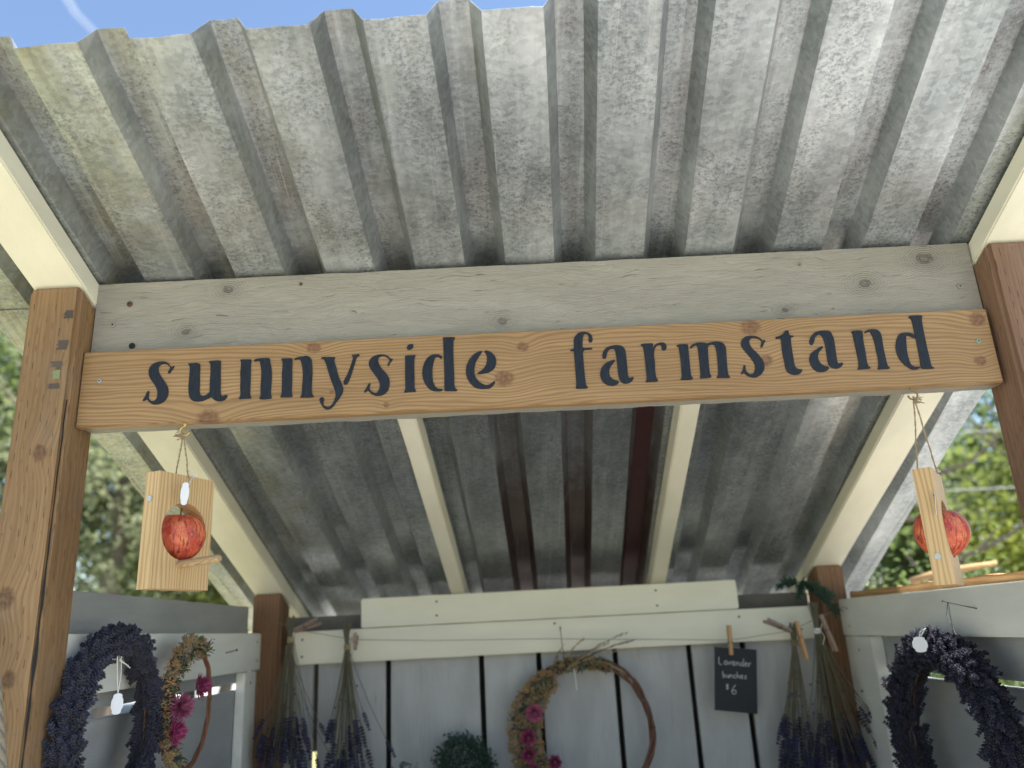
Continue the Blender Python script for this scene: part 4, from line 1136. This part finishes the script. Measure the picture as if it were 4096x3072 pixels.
# ---------------------------------------------------------------- hanging bunches
def bunch(label, tie, zt, ztip, spread, n, seed, lean=0.0, tie_mat='straw', ylim=1.125, stray=()):
    rr = random.Random(seed)
    tx, ty, tz = tie
    root = thing('lavender_bunch', label, 'lavender bunch', (tx, ty, ztip - .04), 'dried lavender bunches on the clothesline')
    for q in range(n):
        a = rr.uniform(0, 2 * pi); k = sqrt(rr.random())
        ex = tx + lean + spread * k * cos(a)
        ey = ty + min(.030, spread * .5) * k * sin(a) - .012
        ez = ztip + rr.uniform(-.03, .125)
        if q < len(stray):
            ex, ez = stray[q]; ey = ty - .02
        ox, oy = .0065 * cos(a) * k, .0065 * sin(a) * k
        top = Vector((tx - lean * .15 + rr.uniform(-.014, .014), ty + rr.uniform(-.008, .008), zt + rr.uniform(-.012, .004)))
        t0 = Vector((tx + ox, ty + oy, tz))
        end = Vector((ex, min(ey, ylim), ez))
        pts = [top, t0]
        bw = rr.uniform(-.05, .38)
        for s in (.3, .6, .85, 1.0):
            p = t0.lerp(end, s)
            bow = sin(pi * s) * bw
            p.x -= (end.x - t0.x) * bow * .6
            pts.append(p)
        b = MB(); b.tube(pts, .00095, 5)
        so = b.obj('lavender_stem', M['stem'], root)
        d = (pts[-1] - pts[-2]).normalized()
        mw = frame(end - d * .004, d, rr.uniform(0, 6), rr.uniform(1.0, 1.4))
        c = bpy.data.objects.new('flower_spike', rr.choice(SPB)); COL.objects.link(c)
        c.parent = so
        c.matrix_basis = parent_world(so).inverted() @ mw
        c.matrix_parent_inverse = Matrix.Identity(4)
        if rr.random() < .45:      # a few buds up the stem
            p = t0.lerp(end, rr.uniform(.4, .8))
            b = MB()
            for w in range(5):
                b.octa(p + Vector((rr.uniform(-1, 1), rr.uniform(-1, 1), rr.uniform(-1, 1))) * .002, (rr.uniform(-1, 1), rr.uniform(-1, 1), -1), .0032, .0014)
            b.obj('bud_cluster', M['lav_blue'], so)
    b = MB()
    for q in range(5):
        zz = tz - .006 + q * .003
        b.tube([(tx + .0092 * cos(t * pi / 8), ty + .0092 * sin(t * pi / 8), zz + .001 * sin(t + q)) for t in range(17)], .0014, 6)
    b.tube([(tx + .008, ty - .004, tz), (tx + .016, ty - .008, tz - .018), (tx + .006, ty - .010, tz - .038)], .0010, 5)
    b.tube([(tx + .008, ty - .004, tz), (tx + .014, ty - .008, tz + .020), (tx + .020, ty - .004, tz + .034)], .0010, 5)
    b.obj('tie', M[tie_mat], root)
    return root
bunch('lavender bunch hanging beside the left rear post, leftmost bunch', (-.716, 1.070, 1.512), 1.575, 1.180, .080, 56, 61, .008, stray=((-.619, 1.28), (-.59, 1.20)))
bunch('slim lavender bunch hanging second from the left against the grey planks', (-.554, 1.078, 1.484), 1.552, 1.165, .062, 52, 62, .012, stray=((-.434, 1.225), (-.50, 1.30)))
bunch('lavender bunch pinned between two clothespins right of the chalk card', (.733, 1.078, 1.432), 1.485, 1.115, .052, 44, 63, -.035, 'buff')
bunch('wide lavender bunch tied with white wool by the right rear post', (.800, 1.066, 1.462), 1.540, 1.115, .080, 58, 64, .005, 'thread', 1.12, stray=((.905, 1.235), (.93, 1.20), (.96, 1.175), (.905, 1.16), (.88, 1.25)))

# line, clothespins and card
b = MB()
lp = [(-.764, 1.1000, 1.561), (-.716, 1.085, 1.546), (-.670, 1.085, 1.531), (-.535, 1.085, 1.503), (-.297, 1.090, 1.489), (.03, 1.092, 1.478), (.157, 1.092, 1.470), (.334, 1.090, 1.461), (.545, 1.085, 1.449), (.60, 1.085, 1.452), (.732, 1.085, 1.466), (.800, 1.085, 1.492), (.9005, 1.092, 1.525)]
b.tube(lp, .0009, 6)
tag(b.obj('clothesline', M['line']), 'thin grey string strung across the back wall in front of the pale rail', 'string')
def clothespin(label, p, d, mat='pin_wood', L=.082, openx=.006, nrm=(0, -1, 0)):
    """p: clip end, d: direction from the clip end to the handle end"""
    p = Vector(p); d = Vector(d).normalized(); n = Vector(nrm).normalized(); s = d.cross(n).normalized(); n = s.cross(d)
    root = thing('clothespin', label, 'clothespin', tuple(p), 'wooden clothespins on the line')
    for sg in (-1, 1):
        b = MB()
        a0 = p + n * (sg * .0042) ; a1 = p + d * L * .42 + n * (sg * .0052); a2 = p + d * L + n * (sg * .0105)
        w = .0046; th = .0033
        vs = []
        for (c, k) in ((a0, .75), (p + d * L * .2 + n * sg * .0045, 1), (a1, 1.1), (a2, .8)):
            vs += [c - s * w - n * th * k, c + s * w - n * th * k, c + s * w + n * th * k, c - s * w + n * th * k]
        fs = [(3, 2, 1, 0), (12, 13, 14, 15)]
        for k in range(3):
            for q in range(4):
                fs.append((k * 4 + q, k * 4 + (q + 1) % 4, k * 4 + 4 + (q + 1) % 4, k * 4 + 4 + q))
        b.add(vs, fs)
        b.obj('jaw', M[mat], root, bevel=.0007)
    b = MB()
    c = p + d * L * .42
    for q in range(4):
        off = s * (-.0045 + q * .003)
        b.tube([c + off + n * .0095 * cos(t * pi / 6) + d * .0030 * sin(t * pi / 6) for t in range(13)], .0007, 5)
    b.obj('spring', M['wire'], root)
    return root
clothespin('orange brown clothespin holding the black chalk card', (.5465, 1.072, 1.408), (.035, 0, 1))
clothespin('weathered clothespin sticking out sideways at the top of the leftmost bunch', (-.705, 1.066, 1.536), (.9, -.25, .28), 'pin_old', nrm=(.2, -.6, .6))
clothespin('small grey clothespin beside the tie of the second bunch', (-.533, 1.080, 1.476), (.02, .35, 1), 'pin_old', .045)
clothespin('weathered grey clothespin pointing left at the bunch right of the card', (.724, 1.066, 1.465), (-.9, -.2, .42), 'pin_old', nrm=(.1, -.8, .3))
clothespin('orange clothespin hanging down on the right of the bunch beside the card', (.742, 1.058, 1.492), (.11, 0, -1), 'pin_wood', .105)
clothespin('pale clothespin tilted down across the right rear post', (.812, 1.052, 1.506), (.26, 0, -1), 'pin_old', .105)

card = thing('price_card', 'black card with white chalk writing Lavender bunches $6 pinned to the line', 'price card', (.553, 1.078, 1.255))
CA, CBx, CCx, CD = Vector((.503, 1.0785, 1.433)), Vector((.6225, 1.0785, 1.4190)), Vector((.6030, 1.0850, 1.2470)), Vector((.4840, 1.0850, 1.2635))
b = MB()
th = Vector((0, .0012, 0))
b.add([CA, CBx, CCx, CD, CA + th, CBx + th, CCx + th, CD + th], [(0, 3, 2, 1), (4, 5, 6, 7), (0, 1, 5, 4), (1, 2, 6, 5), (2, 3, 7, 6), (3, 0, 4, 7)])
b.obj('card', M['card'], card)
GLY = {
 'L': [[(0, 1), (0, 0), (.45, -.05)]],
 'a': [[(.42, .5), (.15, .55), (0, .25), (.15, 0), (.42, .15)], [(.42, .55), (.45, 0)]],
 'v': [[(0, .5), (.2, 0), (.42, .55)]],
 'e': [[(0, .28), (.4, .33), (.3, .55), (.08, .5), (0, .2), (.15, 0), (.42, .08)]],
 'n': [[(0, .5), (.02, 0)], [(.02, .3), (.2, .52), (.38, .42), (.42, 0)]],
 'd': [[(.42, .45), (.15, .5), (0, .22), (.15, 0), (.42, .15)], [(.44, 1), (.44, 0)]],
 'r': [[(0, .5), (.02, 0)], [(.02, .3), (.15, .5), (.35, .5)]],
 'b': [[(0, 1), (.02, 0), (.3, .02), (.42, .25), (.25, .48), (.02, .35)]],
 'u': [[(0, .5), (.05, .08), (.22, 0), (.38, .15), (.4, .5)], [(.4, .5), (.43, 0)]],
 'c': [[(.4, .45), (.15, .52), (0, .25), (.15, 0), (.42, .06)]],
 'h': [[(0, 1), (.02, 0)], [(.02, .3), (.2, .5), (.38, .4), (.4, 0)]],
 's': [[(.38, .5), (.1, .48), (.08, .32), (.35, .22), (.32, .02), (0, 0)]],
 '$': [[(.4, .8), (.1, .85), (.05, .6), (.4, .4), (.38, .12), (0, .12)], [(.28, 1), (.14, -.05)]],
 '6': [[(.45, 1.05), (.12, .65), (0, .25), (.2, 0), (.48, .1), (.5, .4), (.25, .5), (.05, .3)]],
}
def chalk(word, u0, v0, size, adv, wander=0):
    """u, v: 0..1 across and down the card"""
    b = MB()
    rr = random.Random(hash(len(word)) + 3)
    x = 0
    H = (CD - CA).length; Wd = (CBx - CA).length
    eu = (CBx - CA) / Wd; ev = (CA - CD) / H
    for ch in word:
        for st in GLY[ch]:
            P = []
            for (gx_, gy_) in st:
                P.append(CA + eu * (u0 * Wd + (x + gx_) * size) - ev * (v0 * H) + ev * (gy_ * size + x * wander * size) + Vector((0, -.0006, 0)))
            # smooth the stroke
            Q = [P[0]]
            for i in range(len(P) - 1):
                for t in (.33, .66, 1):
                    Q.append(P[i].lerp(P[i + 1], t))
            if len(Q) > 4:
                Q = [Q[0]] + [(Q[i - 1] + Q[i] * 2 + Q[i + 1]) / 4 for i in range(1, len(Q) - 1)] + [Q[-1]]
            b.tube(Q, [.0010 * rr.uniform(.7, 1.25) for _ in Q], 5)
        x += adv * (1.25 if ch == 'L' else 1)
    o = b.obj('chalk_writing', M['chalk'], card)
    o['label'] = 'white chalk word ' + word
chalk('Lavender', .10, .275, .0195, .60, -.015)
chalk('bunches', .19, .480, .0170, .60, .004)
chalk('$', .27, .665, .0150, .5)
chalk('6', .40, .735, .0250, .5)

# ---------------------------------------------------------------- dried flower wreaths
def petals_mesh(name, R, mats, seed, rows=3, n=24):
    r = random.Random(seed)
    b = MB()
    for row in range(rows):
        k = row / max(1, rows - 1)
        for i in range(n):
            a = 2 * pi * (i + .5 * row) / n + r.uniform(-.08, .08)
            el = .02 + 1.05 * k + r.uniform(-.1, .1)
            d = Vector((cos(a) * cos(el), sin(a) * cos(el), sin(el)))
            l = R * (1 - .22 * k) * r.uniform(.85, 1.08)
            b.cur = 0 if r.random() < .6 else 1
            b.leaf(Vector((cos(a), sin(a), 0)) * R * .10 + Vector((0, 0, .0011 * row)), d, (0, 0, 1), l * .92, l * .20, .35, -.18 - .1 * r.random())
    o = b.obj(name, mats)
    me = o.data; bpy.data.objects.remove(o)
    return me
def eye_mesh():
    b = MB()
    r = random.Random(3)
    for q in range(60):
        k = sqrt(q / 60); a = q * 2.4
        p = Vector((cos(a) * k, sin(a) * k, .35 * (1 - k * k)))
        b.octa(p * .006, (cos(a) * k, sin(a) * k, 1), .0022, .0008)
    o = b.obj('flower_center', M['eye']); me = o.data; bpy.data.objects.remove(o)
    return me
EYE = eye_mesh()
PET = [petals_mesh('strawflower', .0235, [M['pink'], M['pink2']], 5, 5, 26), petals_mesh('strawflower', .0225, [M['pink2'], M['pale_pink']], 6, 6, 26), petals_mesh('strawflower', .020, [M['pink'], M['pink2']], 7, 5, 24)]
def strawflower(root, p, nrm, k, s):
    o = inst('strawflower', PET[k], root, frame(p, nrm, 1.3 * k, s))
    c = bpy.data.objects.new('flower_center', EYE); COL.objects.link(c); c.parent = o
    c.location = (0, 0, .0035)
    return o
def vine_ring(root, c, R, plane, mat, a0=0, a1=2 * pi, strands=3, r=.0042, seed=2, wob=.004, name='vine_strand'):
    rr = random.Random(seed)
    c = Vector(c)
    for st in range(strands):
        ph = rr.uniform(0, 6); n = 70; pts = []
        for i in range(n + 1):
            a = a0 + (a1 - a0) * i / n
            tw = a * 5 + st * 2 * pi / strands + ph * .1
            rad = R + cos(tw) * r * 1.1 + wob * mnoise.noise(Vector((cos(a) * 1.5, sin(a) * 1.5 + st * .3, seed)))
            off = sin(tw) * r * 1.1
            u, v = rad * cos(a), rad * sin(a)
            pts.append(c + (Vector((off, u, v)) if plane == 'yz' else Vector((u, off, v))))
        b = MB(); b.tube(pts, [r * (.85 + .25 * mnoise.noise(Vector((i * .3, st, seed)))) for i in range(n + 1)], 8)
        b.obj(name, mat, root, smooth=True)
def filler(root, c, R, plane, a0, a1, width, n, seed, side):
    """seed heads, buds, leaves and curled tan blooms along an arc of the ring"""
    rr = random.Random(seed)
    c = Vector(c)
    kinds = [('tan_blooms', M['tan']), ('buff_blooms', M['buff']), ('blue_buds', M['lav_dark']), ('leaves', M['sage']), ('green_leaves', M['deep_leaf'])]
    for ki, (nm, mt) in enumerate(kinds):
        b = MB()
        cnt = int(n * (1.2, .8, .45, .3, .10)[ki])
        for q in range(cnt):
            a = rr.uniform(a0, a1)
            t = (a - a0) / (a1 - a0)
            wloc = width * (0.35 + .65 * sin(pi * min(1, max(0, t * .85 + .1))))
            rad = R + rr.uniform(-1, 1) * wloc; off = rr.uniform(0, 1) * width * .8
            base = (rad * cos(a), rad * sin(a))
            mk = (lambda u, v, o: c + Vector((side * o, u, v))) if plane == 'yz' else (lambda u, v, o: c + Vector((u, -o, v)))
            p = mk(base[0], base[1], off)
            outd = mk(base[0] + (rad - R) * 2 + rr.uniform(-1, 1) * .03, base[1] + rr.uniform(-1, 1) * .03, off + .03) - p
            outd.normalize()
            if ki in (0, 1):
                for w in range(rr.randint(4, 8)):
                    pp = p + Vector((rr.uniform(-1, 1), rr.uniform(-1, 1), rr.uniform(-1, 1))) * .006
                    dd = (outd + Vector((rr.uniform(-1, 1), rr.uniform(-1, 1), rr.uniform(-1, 1))) * .9).normalized()
                    b.tube([pp, pp + dd * .0035 + Vector((rr.uniform(-1, 1), 0, rr.uniform(-1, 1))) * .001, pp + dd * .006 + Vector((rr.uniform(-1, 1), rr.uniform(-1, 1), rr.uniform(-1, 1))) * .003], [.0009, .0015, .0008], 4)
            elif ki == 2:
                for w in range(6):
                    pp = p + outd * (.003 * w) + Vector((rr.uniform(-1, 1), rr.uniform(-1, 1), rr.uniform(-1, 1))) * .002
                    b.octa(pp, outd, .0030, .0016)
            else:
                for w in range(3):
                    dd = (outd + Vector((rr.uniform(-1, 1), rr.uniform(-1, 1), rr.uniform(-1, 1))) * .6).normalized()
                    b.leaf(p + outd * .004 * w, dd, (rr.uniform(-1, 1), rr.uniform(-1, 1), 1), rr.uniform(.010, .020), rr.uniform(.005, .009), .3, .2)
        o = b.obj(nm, mt, root)
        o['kind'] = 'stuff'
# left one, on the left rail
fl = thing('flower_wreath', 'small willow wreath with three magenta strawflowers on the left wall', 'wreath', (-.785, .475, 1.25), 'dried flower wreaths')
vine_ring(fl, (-.775, .488, 1.385), .128, 'yz', M['vine_red'], strands=3, r=.0030, seed=12)
filler(fl, (-.775, .478, 1.385), .122, 'yz', radians(62), radians(245), .026, 260, 13, 1)
for (p, k, s) in (((-.735, .440, 1.424), 0, 1.25), ((-.735, .350, 1.392), 1, 1.3), ((-.735, .325, 1.348), 0, 1.25)):
    strawflower(fl, p, (.75, -.50 + .5 * (k == 0), .02), k, s)
b = MB()
rr = random.Random(2)
for q in range(14):
    s0 = Vector((-.75, .40 + rr.uniform(-.02, .05), 1.47)); d = Vector((.05, rr.uniform(-.25, .35), 1)).normalized()
    p1 = s0 + d * rr.uniform(.03, .07)
    b.tube([s0, s0.lerp(p1, .5) + Vector((0, .003, 0)), p1], .0005, 4)
    for w in range(4): b.octa(s0.lerp(p1, .6 + .1 * w) + Vector((0, rr.uniform(-1, 1) * .003, 0)), d, .002, .0007)
b.obj('grass_sprigs', M['straw'], fl)
b = MB(); b.tube([(-.775, .470, 1.487), (-.772, .462, 1.500), (-.77, .45, 1.50), (-.772, .452, 1.475)], .0009, 5)
b.obj('wire_loop', M['wire'], fl)
# centre one, in front of the planks
fc = thing('flower_wreath', 'large grapevine wreath with pink strawflowers in front of the back planks', 'wreath', (.115, 1.12, 1.02), 'dried flower wreaths')
vine_ring(fc, (.115, 1.112, 1.222), .191, 'xz', M['vine'], strands=4, r=.0048, seed=22, wob=.010)
filler(fc, (.115, 1.108, 1.222), .172, 'xz', radians(118), radians(250), .050, 760, 23, 1)
filler(fc, (.115, 1.108, 1.222), .186, 'xz', radians(62), radians(122), .016, 190, 24, 1)
for (p, k, s) in (((-.026, 1.060, 1.284), 1, 1.25), ((-.046, 1.060, 1.222), 2, 1.25), ((-.048, 1.060, 1.177), 2, 1.15), ((.024, 1.068, 1.155), 0, 1.0), ((-.036, 1.062, 1.135), 0, 1.0)):
    strawflower(fc, p, (.05, -1, -.12), k, s)
rr = random.Random(9)
def plume(root, p0, p1, n, mat, name='grass_plume'):
    b = MB()
    p0 = Vector(p0); p1 = Vector(p1); d = p1 - p0
    mid = p0.lerp(p1, .5) + Vector((-.1 * d.z, 0, .1 * d.x))
    pts = [p0.lerp(mid, t).lerp(mid.lerp(p1, t), t) for t in [i / 8 for i in range(9)]]
    b.tube(pts, [.0010] * 5 + [.0008, .0007, .0006, .0004], 5)
    for q in range(n):
        t = rr.uniform(.45, 1)
        p = p0.lerp(mid, t).lerp(mid.lerp(p1, t), t)
        dd = (d.normalized() + Vector((rr.uniform(-1, 1), rr.uniform(-1, 1), rr.uniform(-1, 1))) * .35).normalized()
        b.octa(p + Vector((rr.uniform(-1, 1), rr.uniform(-1, 1), rr.uniform(-1, 1))) * .0025, dd, .006, .0010)
    b.obj(name, mat, root)
plume(fc, (.045, 1.095, 1.385), (.130, 1.07, 1.475), 40, M['tan'])
plume(fc, (.055, 1.09, 1.375), (.200, 1.07, 1.458), 50, M['straw'])
plume(fc, (.040, 1.09, 1.370), (.255, 1.07, 1.485), 34, M['stem_brown'])
plume(fc, (.060, 1.09, 1.385), (.275, 1.07, 1.462), 60, M['stem_brown'])
plume(fc, (.075, 1.09, 1.395), (.300, 1.07, 1.440), 30, M['straw'])
plume(fc, (.160, 1.09, 1.412), (.240, 1.07, 1.372), 40, M['straw'])
plume(fc, (.020, 1.09, 1.360), (.070, 1.07, 1.462), 24, M['tan'])
plume(fc, (.030, 1.09, 1.350), (.050, 1.07, 1.425), 30, M['stem'])
b = MB(); b.tube([(.064, 1.094, 1.507), (.066, 1.10, 1.46), (.070, 1.108, 1.415)], .0009, 5)
b.obj('wire_loop', M['wire'], fc)
b = MB(); b.tube([(.095, 1.09, 1.392), (.098, 1.085, 1.362), (.099, 1.085, 1.335)], .0014, 5)
b.obj('thread', M['thread'], fc)

# dark green foliage ball
fb = thing('foliage_ball', 'round dark green bunch of curly foliage against the back planks', 'foliage ball', (-.225, 1.09, 1.08))
b = MB(); rr = random.Random(77)
for q in range(2600):
    d = Vector((rr.gauss(0, 1), rr.gauss(0, 1), rr.gauss(0, 1))).normalized()
    k = .074 * (1 + .38 * mnoise.noise(d * 2.8)) * rr.uniform(.74, 1.10)
    p = Vector((-.227, 1.092, 1.150)) + d * k
    if p.y > 1.172: continue
    dd = (d + Vector((rr.uniform(-1, 1), rr.uniform(-1, 1), rr.uniform(-1, 1))) * .8).normalized()
    b.leaf(p, dd, (rr.uniform(-1, 1), rr.uniform(-1, 1), rr.uniform(-1, 1)), .010, .0065, .4, .3)
o = b.obj('foliage', M['deep_leaf'], fb); o['kind'] = 'stuff'
b = MB(); b.tube([(-.227, 1.095, .89), (-.226, 1.095, 1.0), (-.227, 1.093, 1.14)], .005, 8)
b.obj('stem', M['stem_brown'], fb)
b = MB()
b.tube([(-.395, 1.10, .89), (-.395, 1.10, 1.10)], .003, 6)
sp = thing('leafy_sprig', 'tiny green leafy sprig between the second bunch and the foliage ball', 'sprig', (-.395, 1.10, .89))
b.obj('stem', M['stem'], sp)
b = MB()
for q in range(130):
    p = Vector((-.395 + rr.gauss(0, .022), 1.10 + rr.gauss(0, .012), 1.115 + rr.uniform(-.05, .05)))
    b.leaf(p, (rr.uniform(-1, 1), rr.uniform(-1, 1), rr.uniform(-.2, 1)), (0, 0, 1), .013, .008, .3, .2)
o = b.obj('leaves', M['deep_leaf'], sp)

# evergreen sprig on the right rear post
es = thing('evergreen_sprig', 'drooping evergreen sprig tucked above the right rear post', 'sprig', (.83, 1.11, 1.58))
rr = random.Random(15)
for (p0, p1) in (((.790, 1.12, 1.605), (.870, 1.085, 1.515)), ((.80, 1.12, 1.60), (.845, 1.08, 1.545)), ((.79, 1.13, 1.60), (.735, 1.12, 1.592)), ((.80, 1.12, 1.60), (.770, 1.08, 1.560)), ((.79, 1.12, 1.60), (.86, 1.10, 1.56))):
    p0 = Vector(p0); p1 = Vector(p1); b = MB()
    b.tube([p0, p0.lerp(p1, .5) + Vector((0, 0, .008)), p1], .0012, 5)
    for q in range(110):
        t = rr.random(); p = p0.lerp(p1, t) + Vector((0, 0, .008 * sin(pi * t)))
        sd = Vector((rr.uniform(-1, 1), rr.uniform(-1, .5), rr.uniform(-1, 1))) * .8 + (p1 - p0).normalized()
        b.leaf(p, sd, (0, -1, .2), rr.uniform(.016, .032), .005, .2, .1)
    b.obj('frond', M['cedar'], es)

# jute rope at the left edge
b = MB()
rp = [Vector((-.885, -.052, 1.560)), Vector((-.868, -.056, 1.510)), Vector((-.851, -.060, 1.455)), Vector((-.838, -.062, 1.400)), Vector((-.826, -.062, 1.345)), Vector((-.818, -.060, 1.28)), Vector((-.814, -.058, 1.20))]
path = []
for i in range(len(rp) - 1):
    for t in range(12): path.append(rp[i].lerp(rp[i + 1], t / 12))
for st in range(3):
    pts = [p + Vector((cos(i * .42 + st * 2.094), sin(i * .42 + st * 2.094), 0)) * .0042 for i, p in enumerate(path)]
    b.tube(pts, .0046, 8)
tag(b.obj('jute_rope', M['rope'], None, smooth=True), 'thick twisted jute rope at the left edge in front of the left post', 'rope')
ru = random.Random(4)

# ================================================================ vegetation
def crown_mesh(name, cx, cy, cz, rx, ry, rz, nclus, nleaf, size, mat, seed, root, clus=.28):
    r = random.Random(seed)
    b = MB()
    for c in range(nclus):
        d = Vector((r.gauss(0, 1), r.gauss(0, 1), r.gauss(0, 1))).normalized()
        k = r.uniform(.35, 1.0)
        cc = Vector((cx + d.x * rx * k, cy + d.y * ry * k, cz + d.z * rz * k))
        cr = clus * min(rx, rz) * r.uniform(.6, 1.2)
        for q in range(nleaf):
            e = Vector((r.gauss(0, 1), r.gauss(0, 1), r.gauss(0, .8))) * cr * .55
            dd = Vector((r.uniform(-1, 1), r.uniform(-1, 1), r.uniform(-.8, .5)))
            b.leaf(cc + e, dd, (r.uniform(-.5, .5), r.uniform(-.5, .5), 1), size * r.uniform(.7, 1.3), size * .55, .2, .15)
    o = b.obj(name, mat, root)
    return o
def tree(x, y, h, rx, rz, mat, seed, label, nclus=90, nleaf=85, size=.16, trunk_r=.18, lean=(0, 0), cz=None, cat='tree', group='trees beyond the stand'):
    r = random.Random(seed)
    root = thing('broadleaf_tree', label, cat, (x, y, 0), group)
    cz = cz if cz else h - rz
    b = MB()
    top = Vector((x + lean[0], y + lean[1], h * .85))
    n = 10
    pts = [Vector((x, y, -.1)).lerp(top, i / n) + Vector((r.uniform(-1, 1), r.uniform(-1, 1), 0)) * .06 * (i > 0) for i in range(n + 1)]
    b.tube(pts, [trunk_r * (1 - .8 * i / n) + .01 for i in range(n + 1)], 10)
    b.obj('trunk', M['bark'], root, smooth=True)
    b = MB()
    for q in range(12):
        i = r.randint(3, n - 1)
        a = r.uniform(0, 2 * pi); L = rx * r.uniform(.6, 1.0)
        s = pts[i]; e = s + Vector((cos(a) * L, sin(a) * L, L * r.uniform(.2, .8)))
        m = s.lerp(e, .5) + Vector((0, 0, -.1 * L))
        b.tube([s, m, e], [trunk_r * .35, trunk_r * .22, trunk_r * .06], 6)
    b.obj('limbs', M['bark'], root, smooth=True)
    o = crown_mesh('crown', x + lean[0], y + lean[1], cz, rx, rx, rz, nclus, nleaf, size, mat, seed + 100, root)
    return root
# left of the stand
tree(-7.6, 14.0, 8.4, 2.7, 3.2, M['leaf_c'], 1, 'pale grey green tree seen between the left post and the roof edge', 100, 90, 0.188, .2)
tree(-6.6, 17.5, 5.6, 2.5, 2.3, M['leaf_a'], 2, 'olive green round tree behind the left feeder', 100, 90, 0.188, .16, cz=3.3)
tree(-10.5, 15.5, 10.0, 3.0, 4.0, M['leaf_b'], 3, 'green tree farthest to the left of the stand', 100, 90, 0.200, .2, cz=5.6)
tree(-4.6, 20.0, 4.2, 2.2, 1.9, M['leaf_d'], 4, 'low dark tree just left of the left rear post', 100, 90, 0.200, .15, cz=2.9)
tree(-13.5, 17.0, 11.5, 3.4, 4.6, M['leaf_a'], 5, 'tall olive tree beyond the left roof edge', 100, 90, 0.225, .2)
tree(-9.2, 22.0, 7.0, 3.4, 3.0, M['leaf_y'], 14, 'yellow green tree far behind the left feeder', 100, 90, 0.250, .2, cz=4.0)
tree(-9.0, 20.0, 10.0, 3.2, 4.2, M['leaf_c'], 16, 'tall pale grey green tree filling the gap beside the left roof edge', 110, 90, .25, .2, cz=5.4)
# right of the stand
tree(5.6, 8.6, 6.2, 1.6, 1.4, M['leaf_b'], 6, 'nearer tree with a grey trunk standing right of the right feeder', 34, 70, .10, .10, lean=(-.7, .2), cz=5.0)
tree(10.0, 13.0, 6.0, 2.6, 2.3, M['leaf_a'], 7, 'sunlit olive tree at the right edge beyond the right rail', 100, 90, 0.175, .18, cz=3.0)
tree(7.8, 16.0, 5.8, 2.5, 2.0, M['leaf_b'], 8, 'green tree filling the gap under the right roof edge', 100, 90, 0.188, .18, cz=3.3)
tree(13.5, 18.0, 9.0, 3.2, 3.4, M['leaf_b'], 9, 'taller green tree behind the right front post', 100, 90, 0.225, .22)
tree(8.3, 11.0, 3.1, 1.3, 1.2, M['leaf_y'], 10, 'small bright yellow green tree at the far right edge', 40, 60, .11, .08, cz=2.2)
tree(12.0, 24.0, 8.0, 3.8, 3.2, M['leaf_c'], 15, 'grey green tree farthest away on the right', 100, 90, 0.250, .2, cz=4.0)
def shrub(x, y, z0, rx, rz, mat, seed, label, nclus, nleaf, size):
    root = thing('shrub', label, 'shrub', (x, y, 0), 'shrubs beside the stand')
    b = MB(); r = random.Random(seed)
    for q in range(9):
        e = Vector((x + r.uniform(-1, 1) * rx * .7, y + r.uniform(-1, 1) * rx * .7, z0 + rz * r.uniform(.2, .9)))
        b.tube([(x, y, 0), Vector((x, y, 0)).lerp(e, .5) + Vector((r.uniform(-.1, .1), 0, .1)), e], [.014, .010, .004], 6)
    b.obj('stems', M['vine_red'], root)
    crown_mesh('crown', x, y, z0, rx, rx, rz, nclus, nleaf, size, mat, seed + 7, root, .34)
    return root
shrub(2.02, 2.75, 1.15, .62, .66, M['leaf_b'], 41, 'bright ferny green shrub right behind the right rail', 60, 85, .045)
shrub(3.2, 3.9, 1.0, .85, .75, M['leaf_a'], 42, 'wider shrub beyond the ferny one on the right', 50, 80, .06)
shrub(1.55, 3.4, 1.05, .55, .62, M['leaf_d'], 43, 'dark shrub nearest the right rear post', 40, 80, .05)
b = MB(); b.tube([(1.36, 1.62, 1.605), (1.46, 1.60, 1.630), (1.55, 1.60, 1.640), (1.66, 1.58, 1.652)], [.012, .013, .012, .008], 8)
b.tube([(1.42, 1.61, .3), (1.43, 1.60, 1.0), (1.45, 1.60, 1.628)], [.016, .014, .011], 8)
tag(b.obj('bare_branch', M['raw_wood'], None, smooth=True), 'orange brown bare branch below the right feeder outside the rail', 'branch')
for (z, lab) in ((3.85, 'upper pale cable crossing behind the right feeder'), (3.05, 'lower pale cable crossing behind the right feeder')):
    b = MB()
    b.tube([(x, 9.5, z + .002 * (x - 7) ** 2) for x in range(0, 40, 2)], .008, 6)
    tag(b.obj('overhead_cable', plain('pale_cable_' + str(z), (0.30, 0.30, 0.30), .6), None), lab, 'cable', 'overhead cables')
# thin contrail high up
b = MB()
b.tube([(-2340, 4150, 3570), (-2440, 4105, 3691), (-2578, 4061, 3836), (-2699, 3999, 4037), (-2950, 3880, 4440)], [16, 18, 22, 28, 36], 12)
g = G('contrail_vapour')
tr = g.new('ShaderNodeBsdfTransparent'); ms = g.new('ShaderNodeMixShader')
ms.inputs[0].default_value = .12
g.link(tr.outputs[0], ms.inputs[1]); g.link(g.b.outputs[0], ms.inputs[2])
g.link(ms.outputs[0], g.t.nodes['Material Output'].inputs[0])
g.out((.85, .86, .88), 1.0, 0, 0.0)
ct = b.obj('contrail', g.m); ct['kind'] = 'structure'
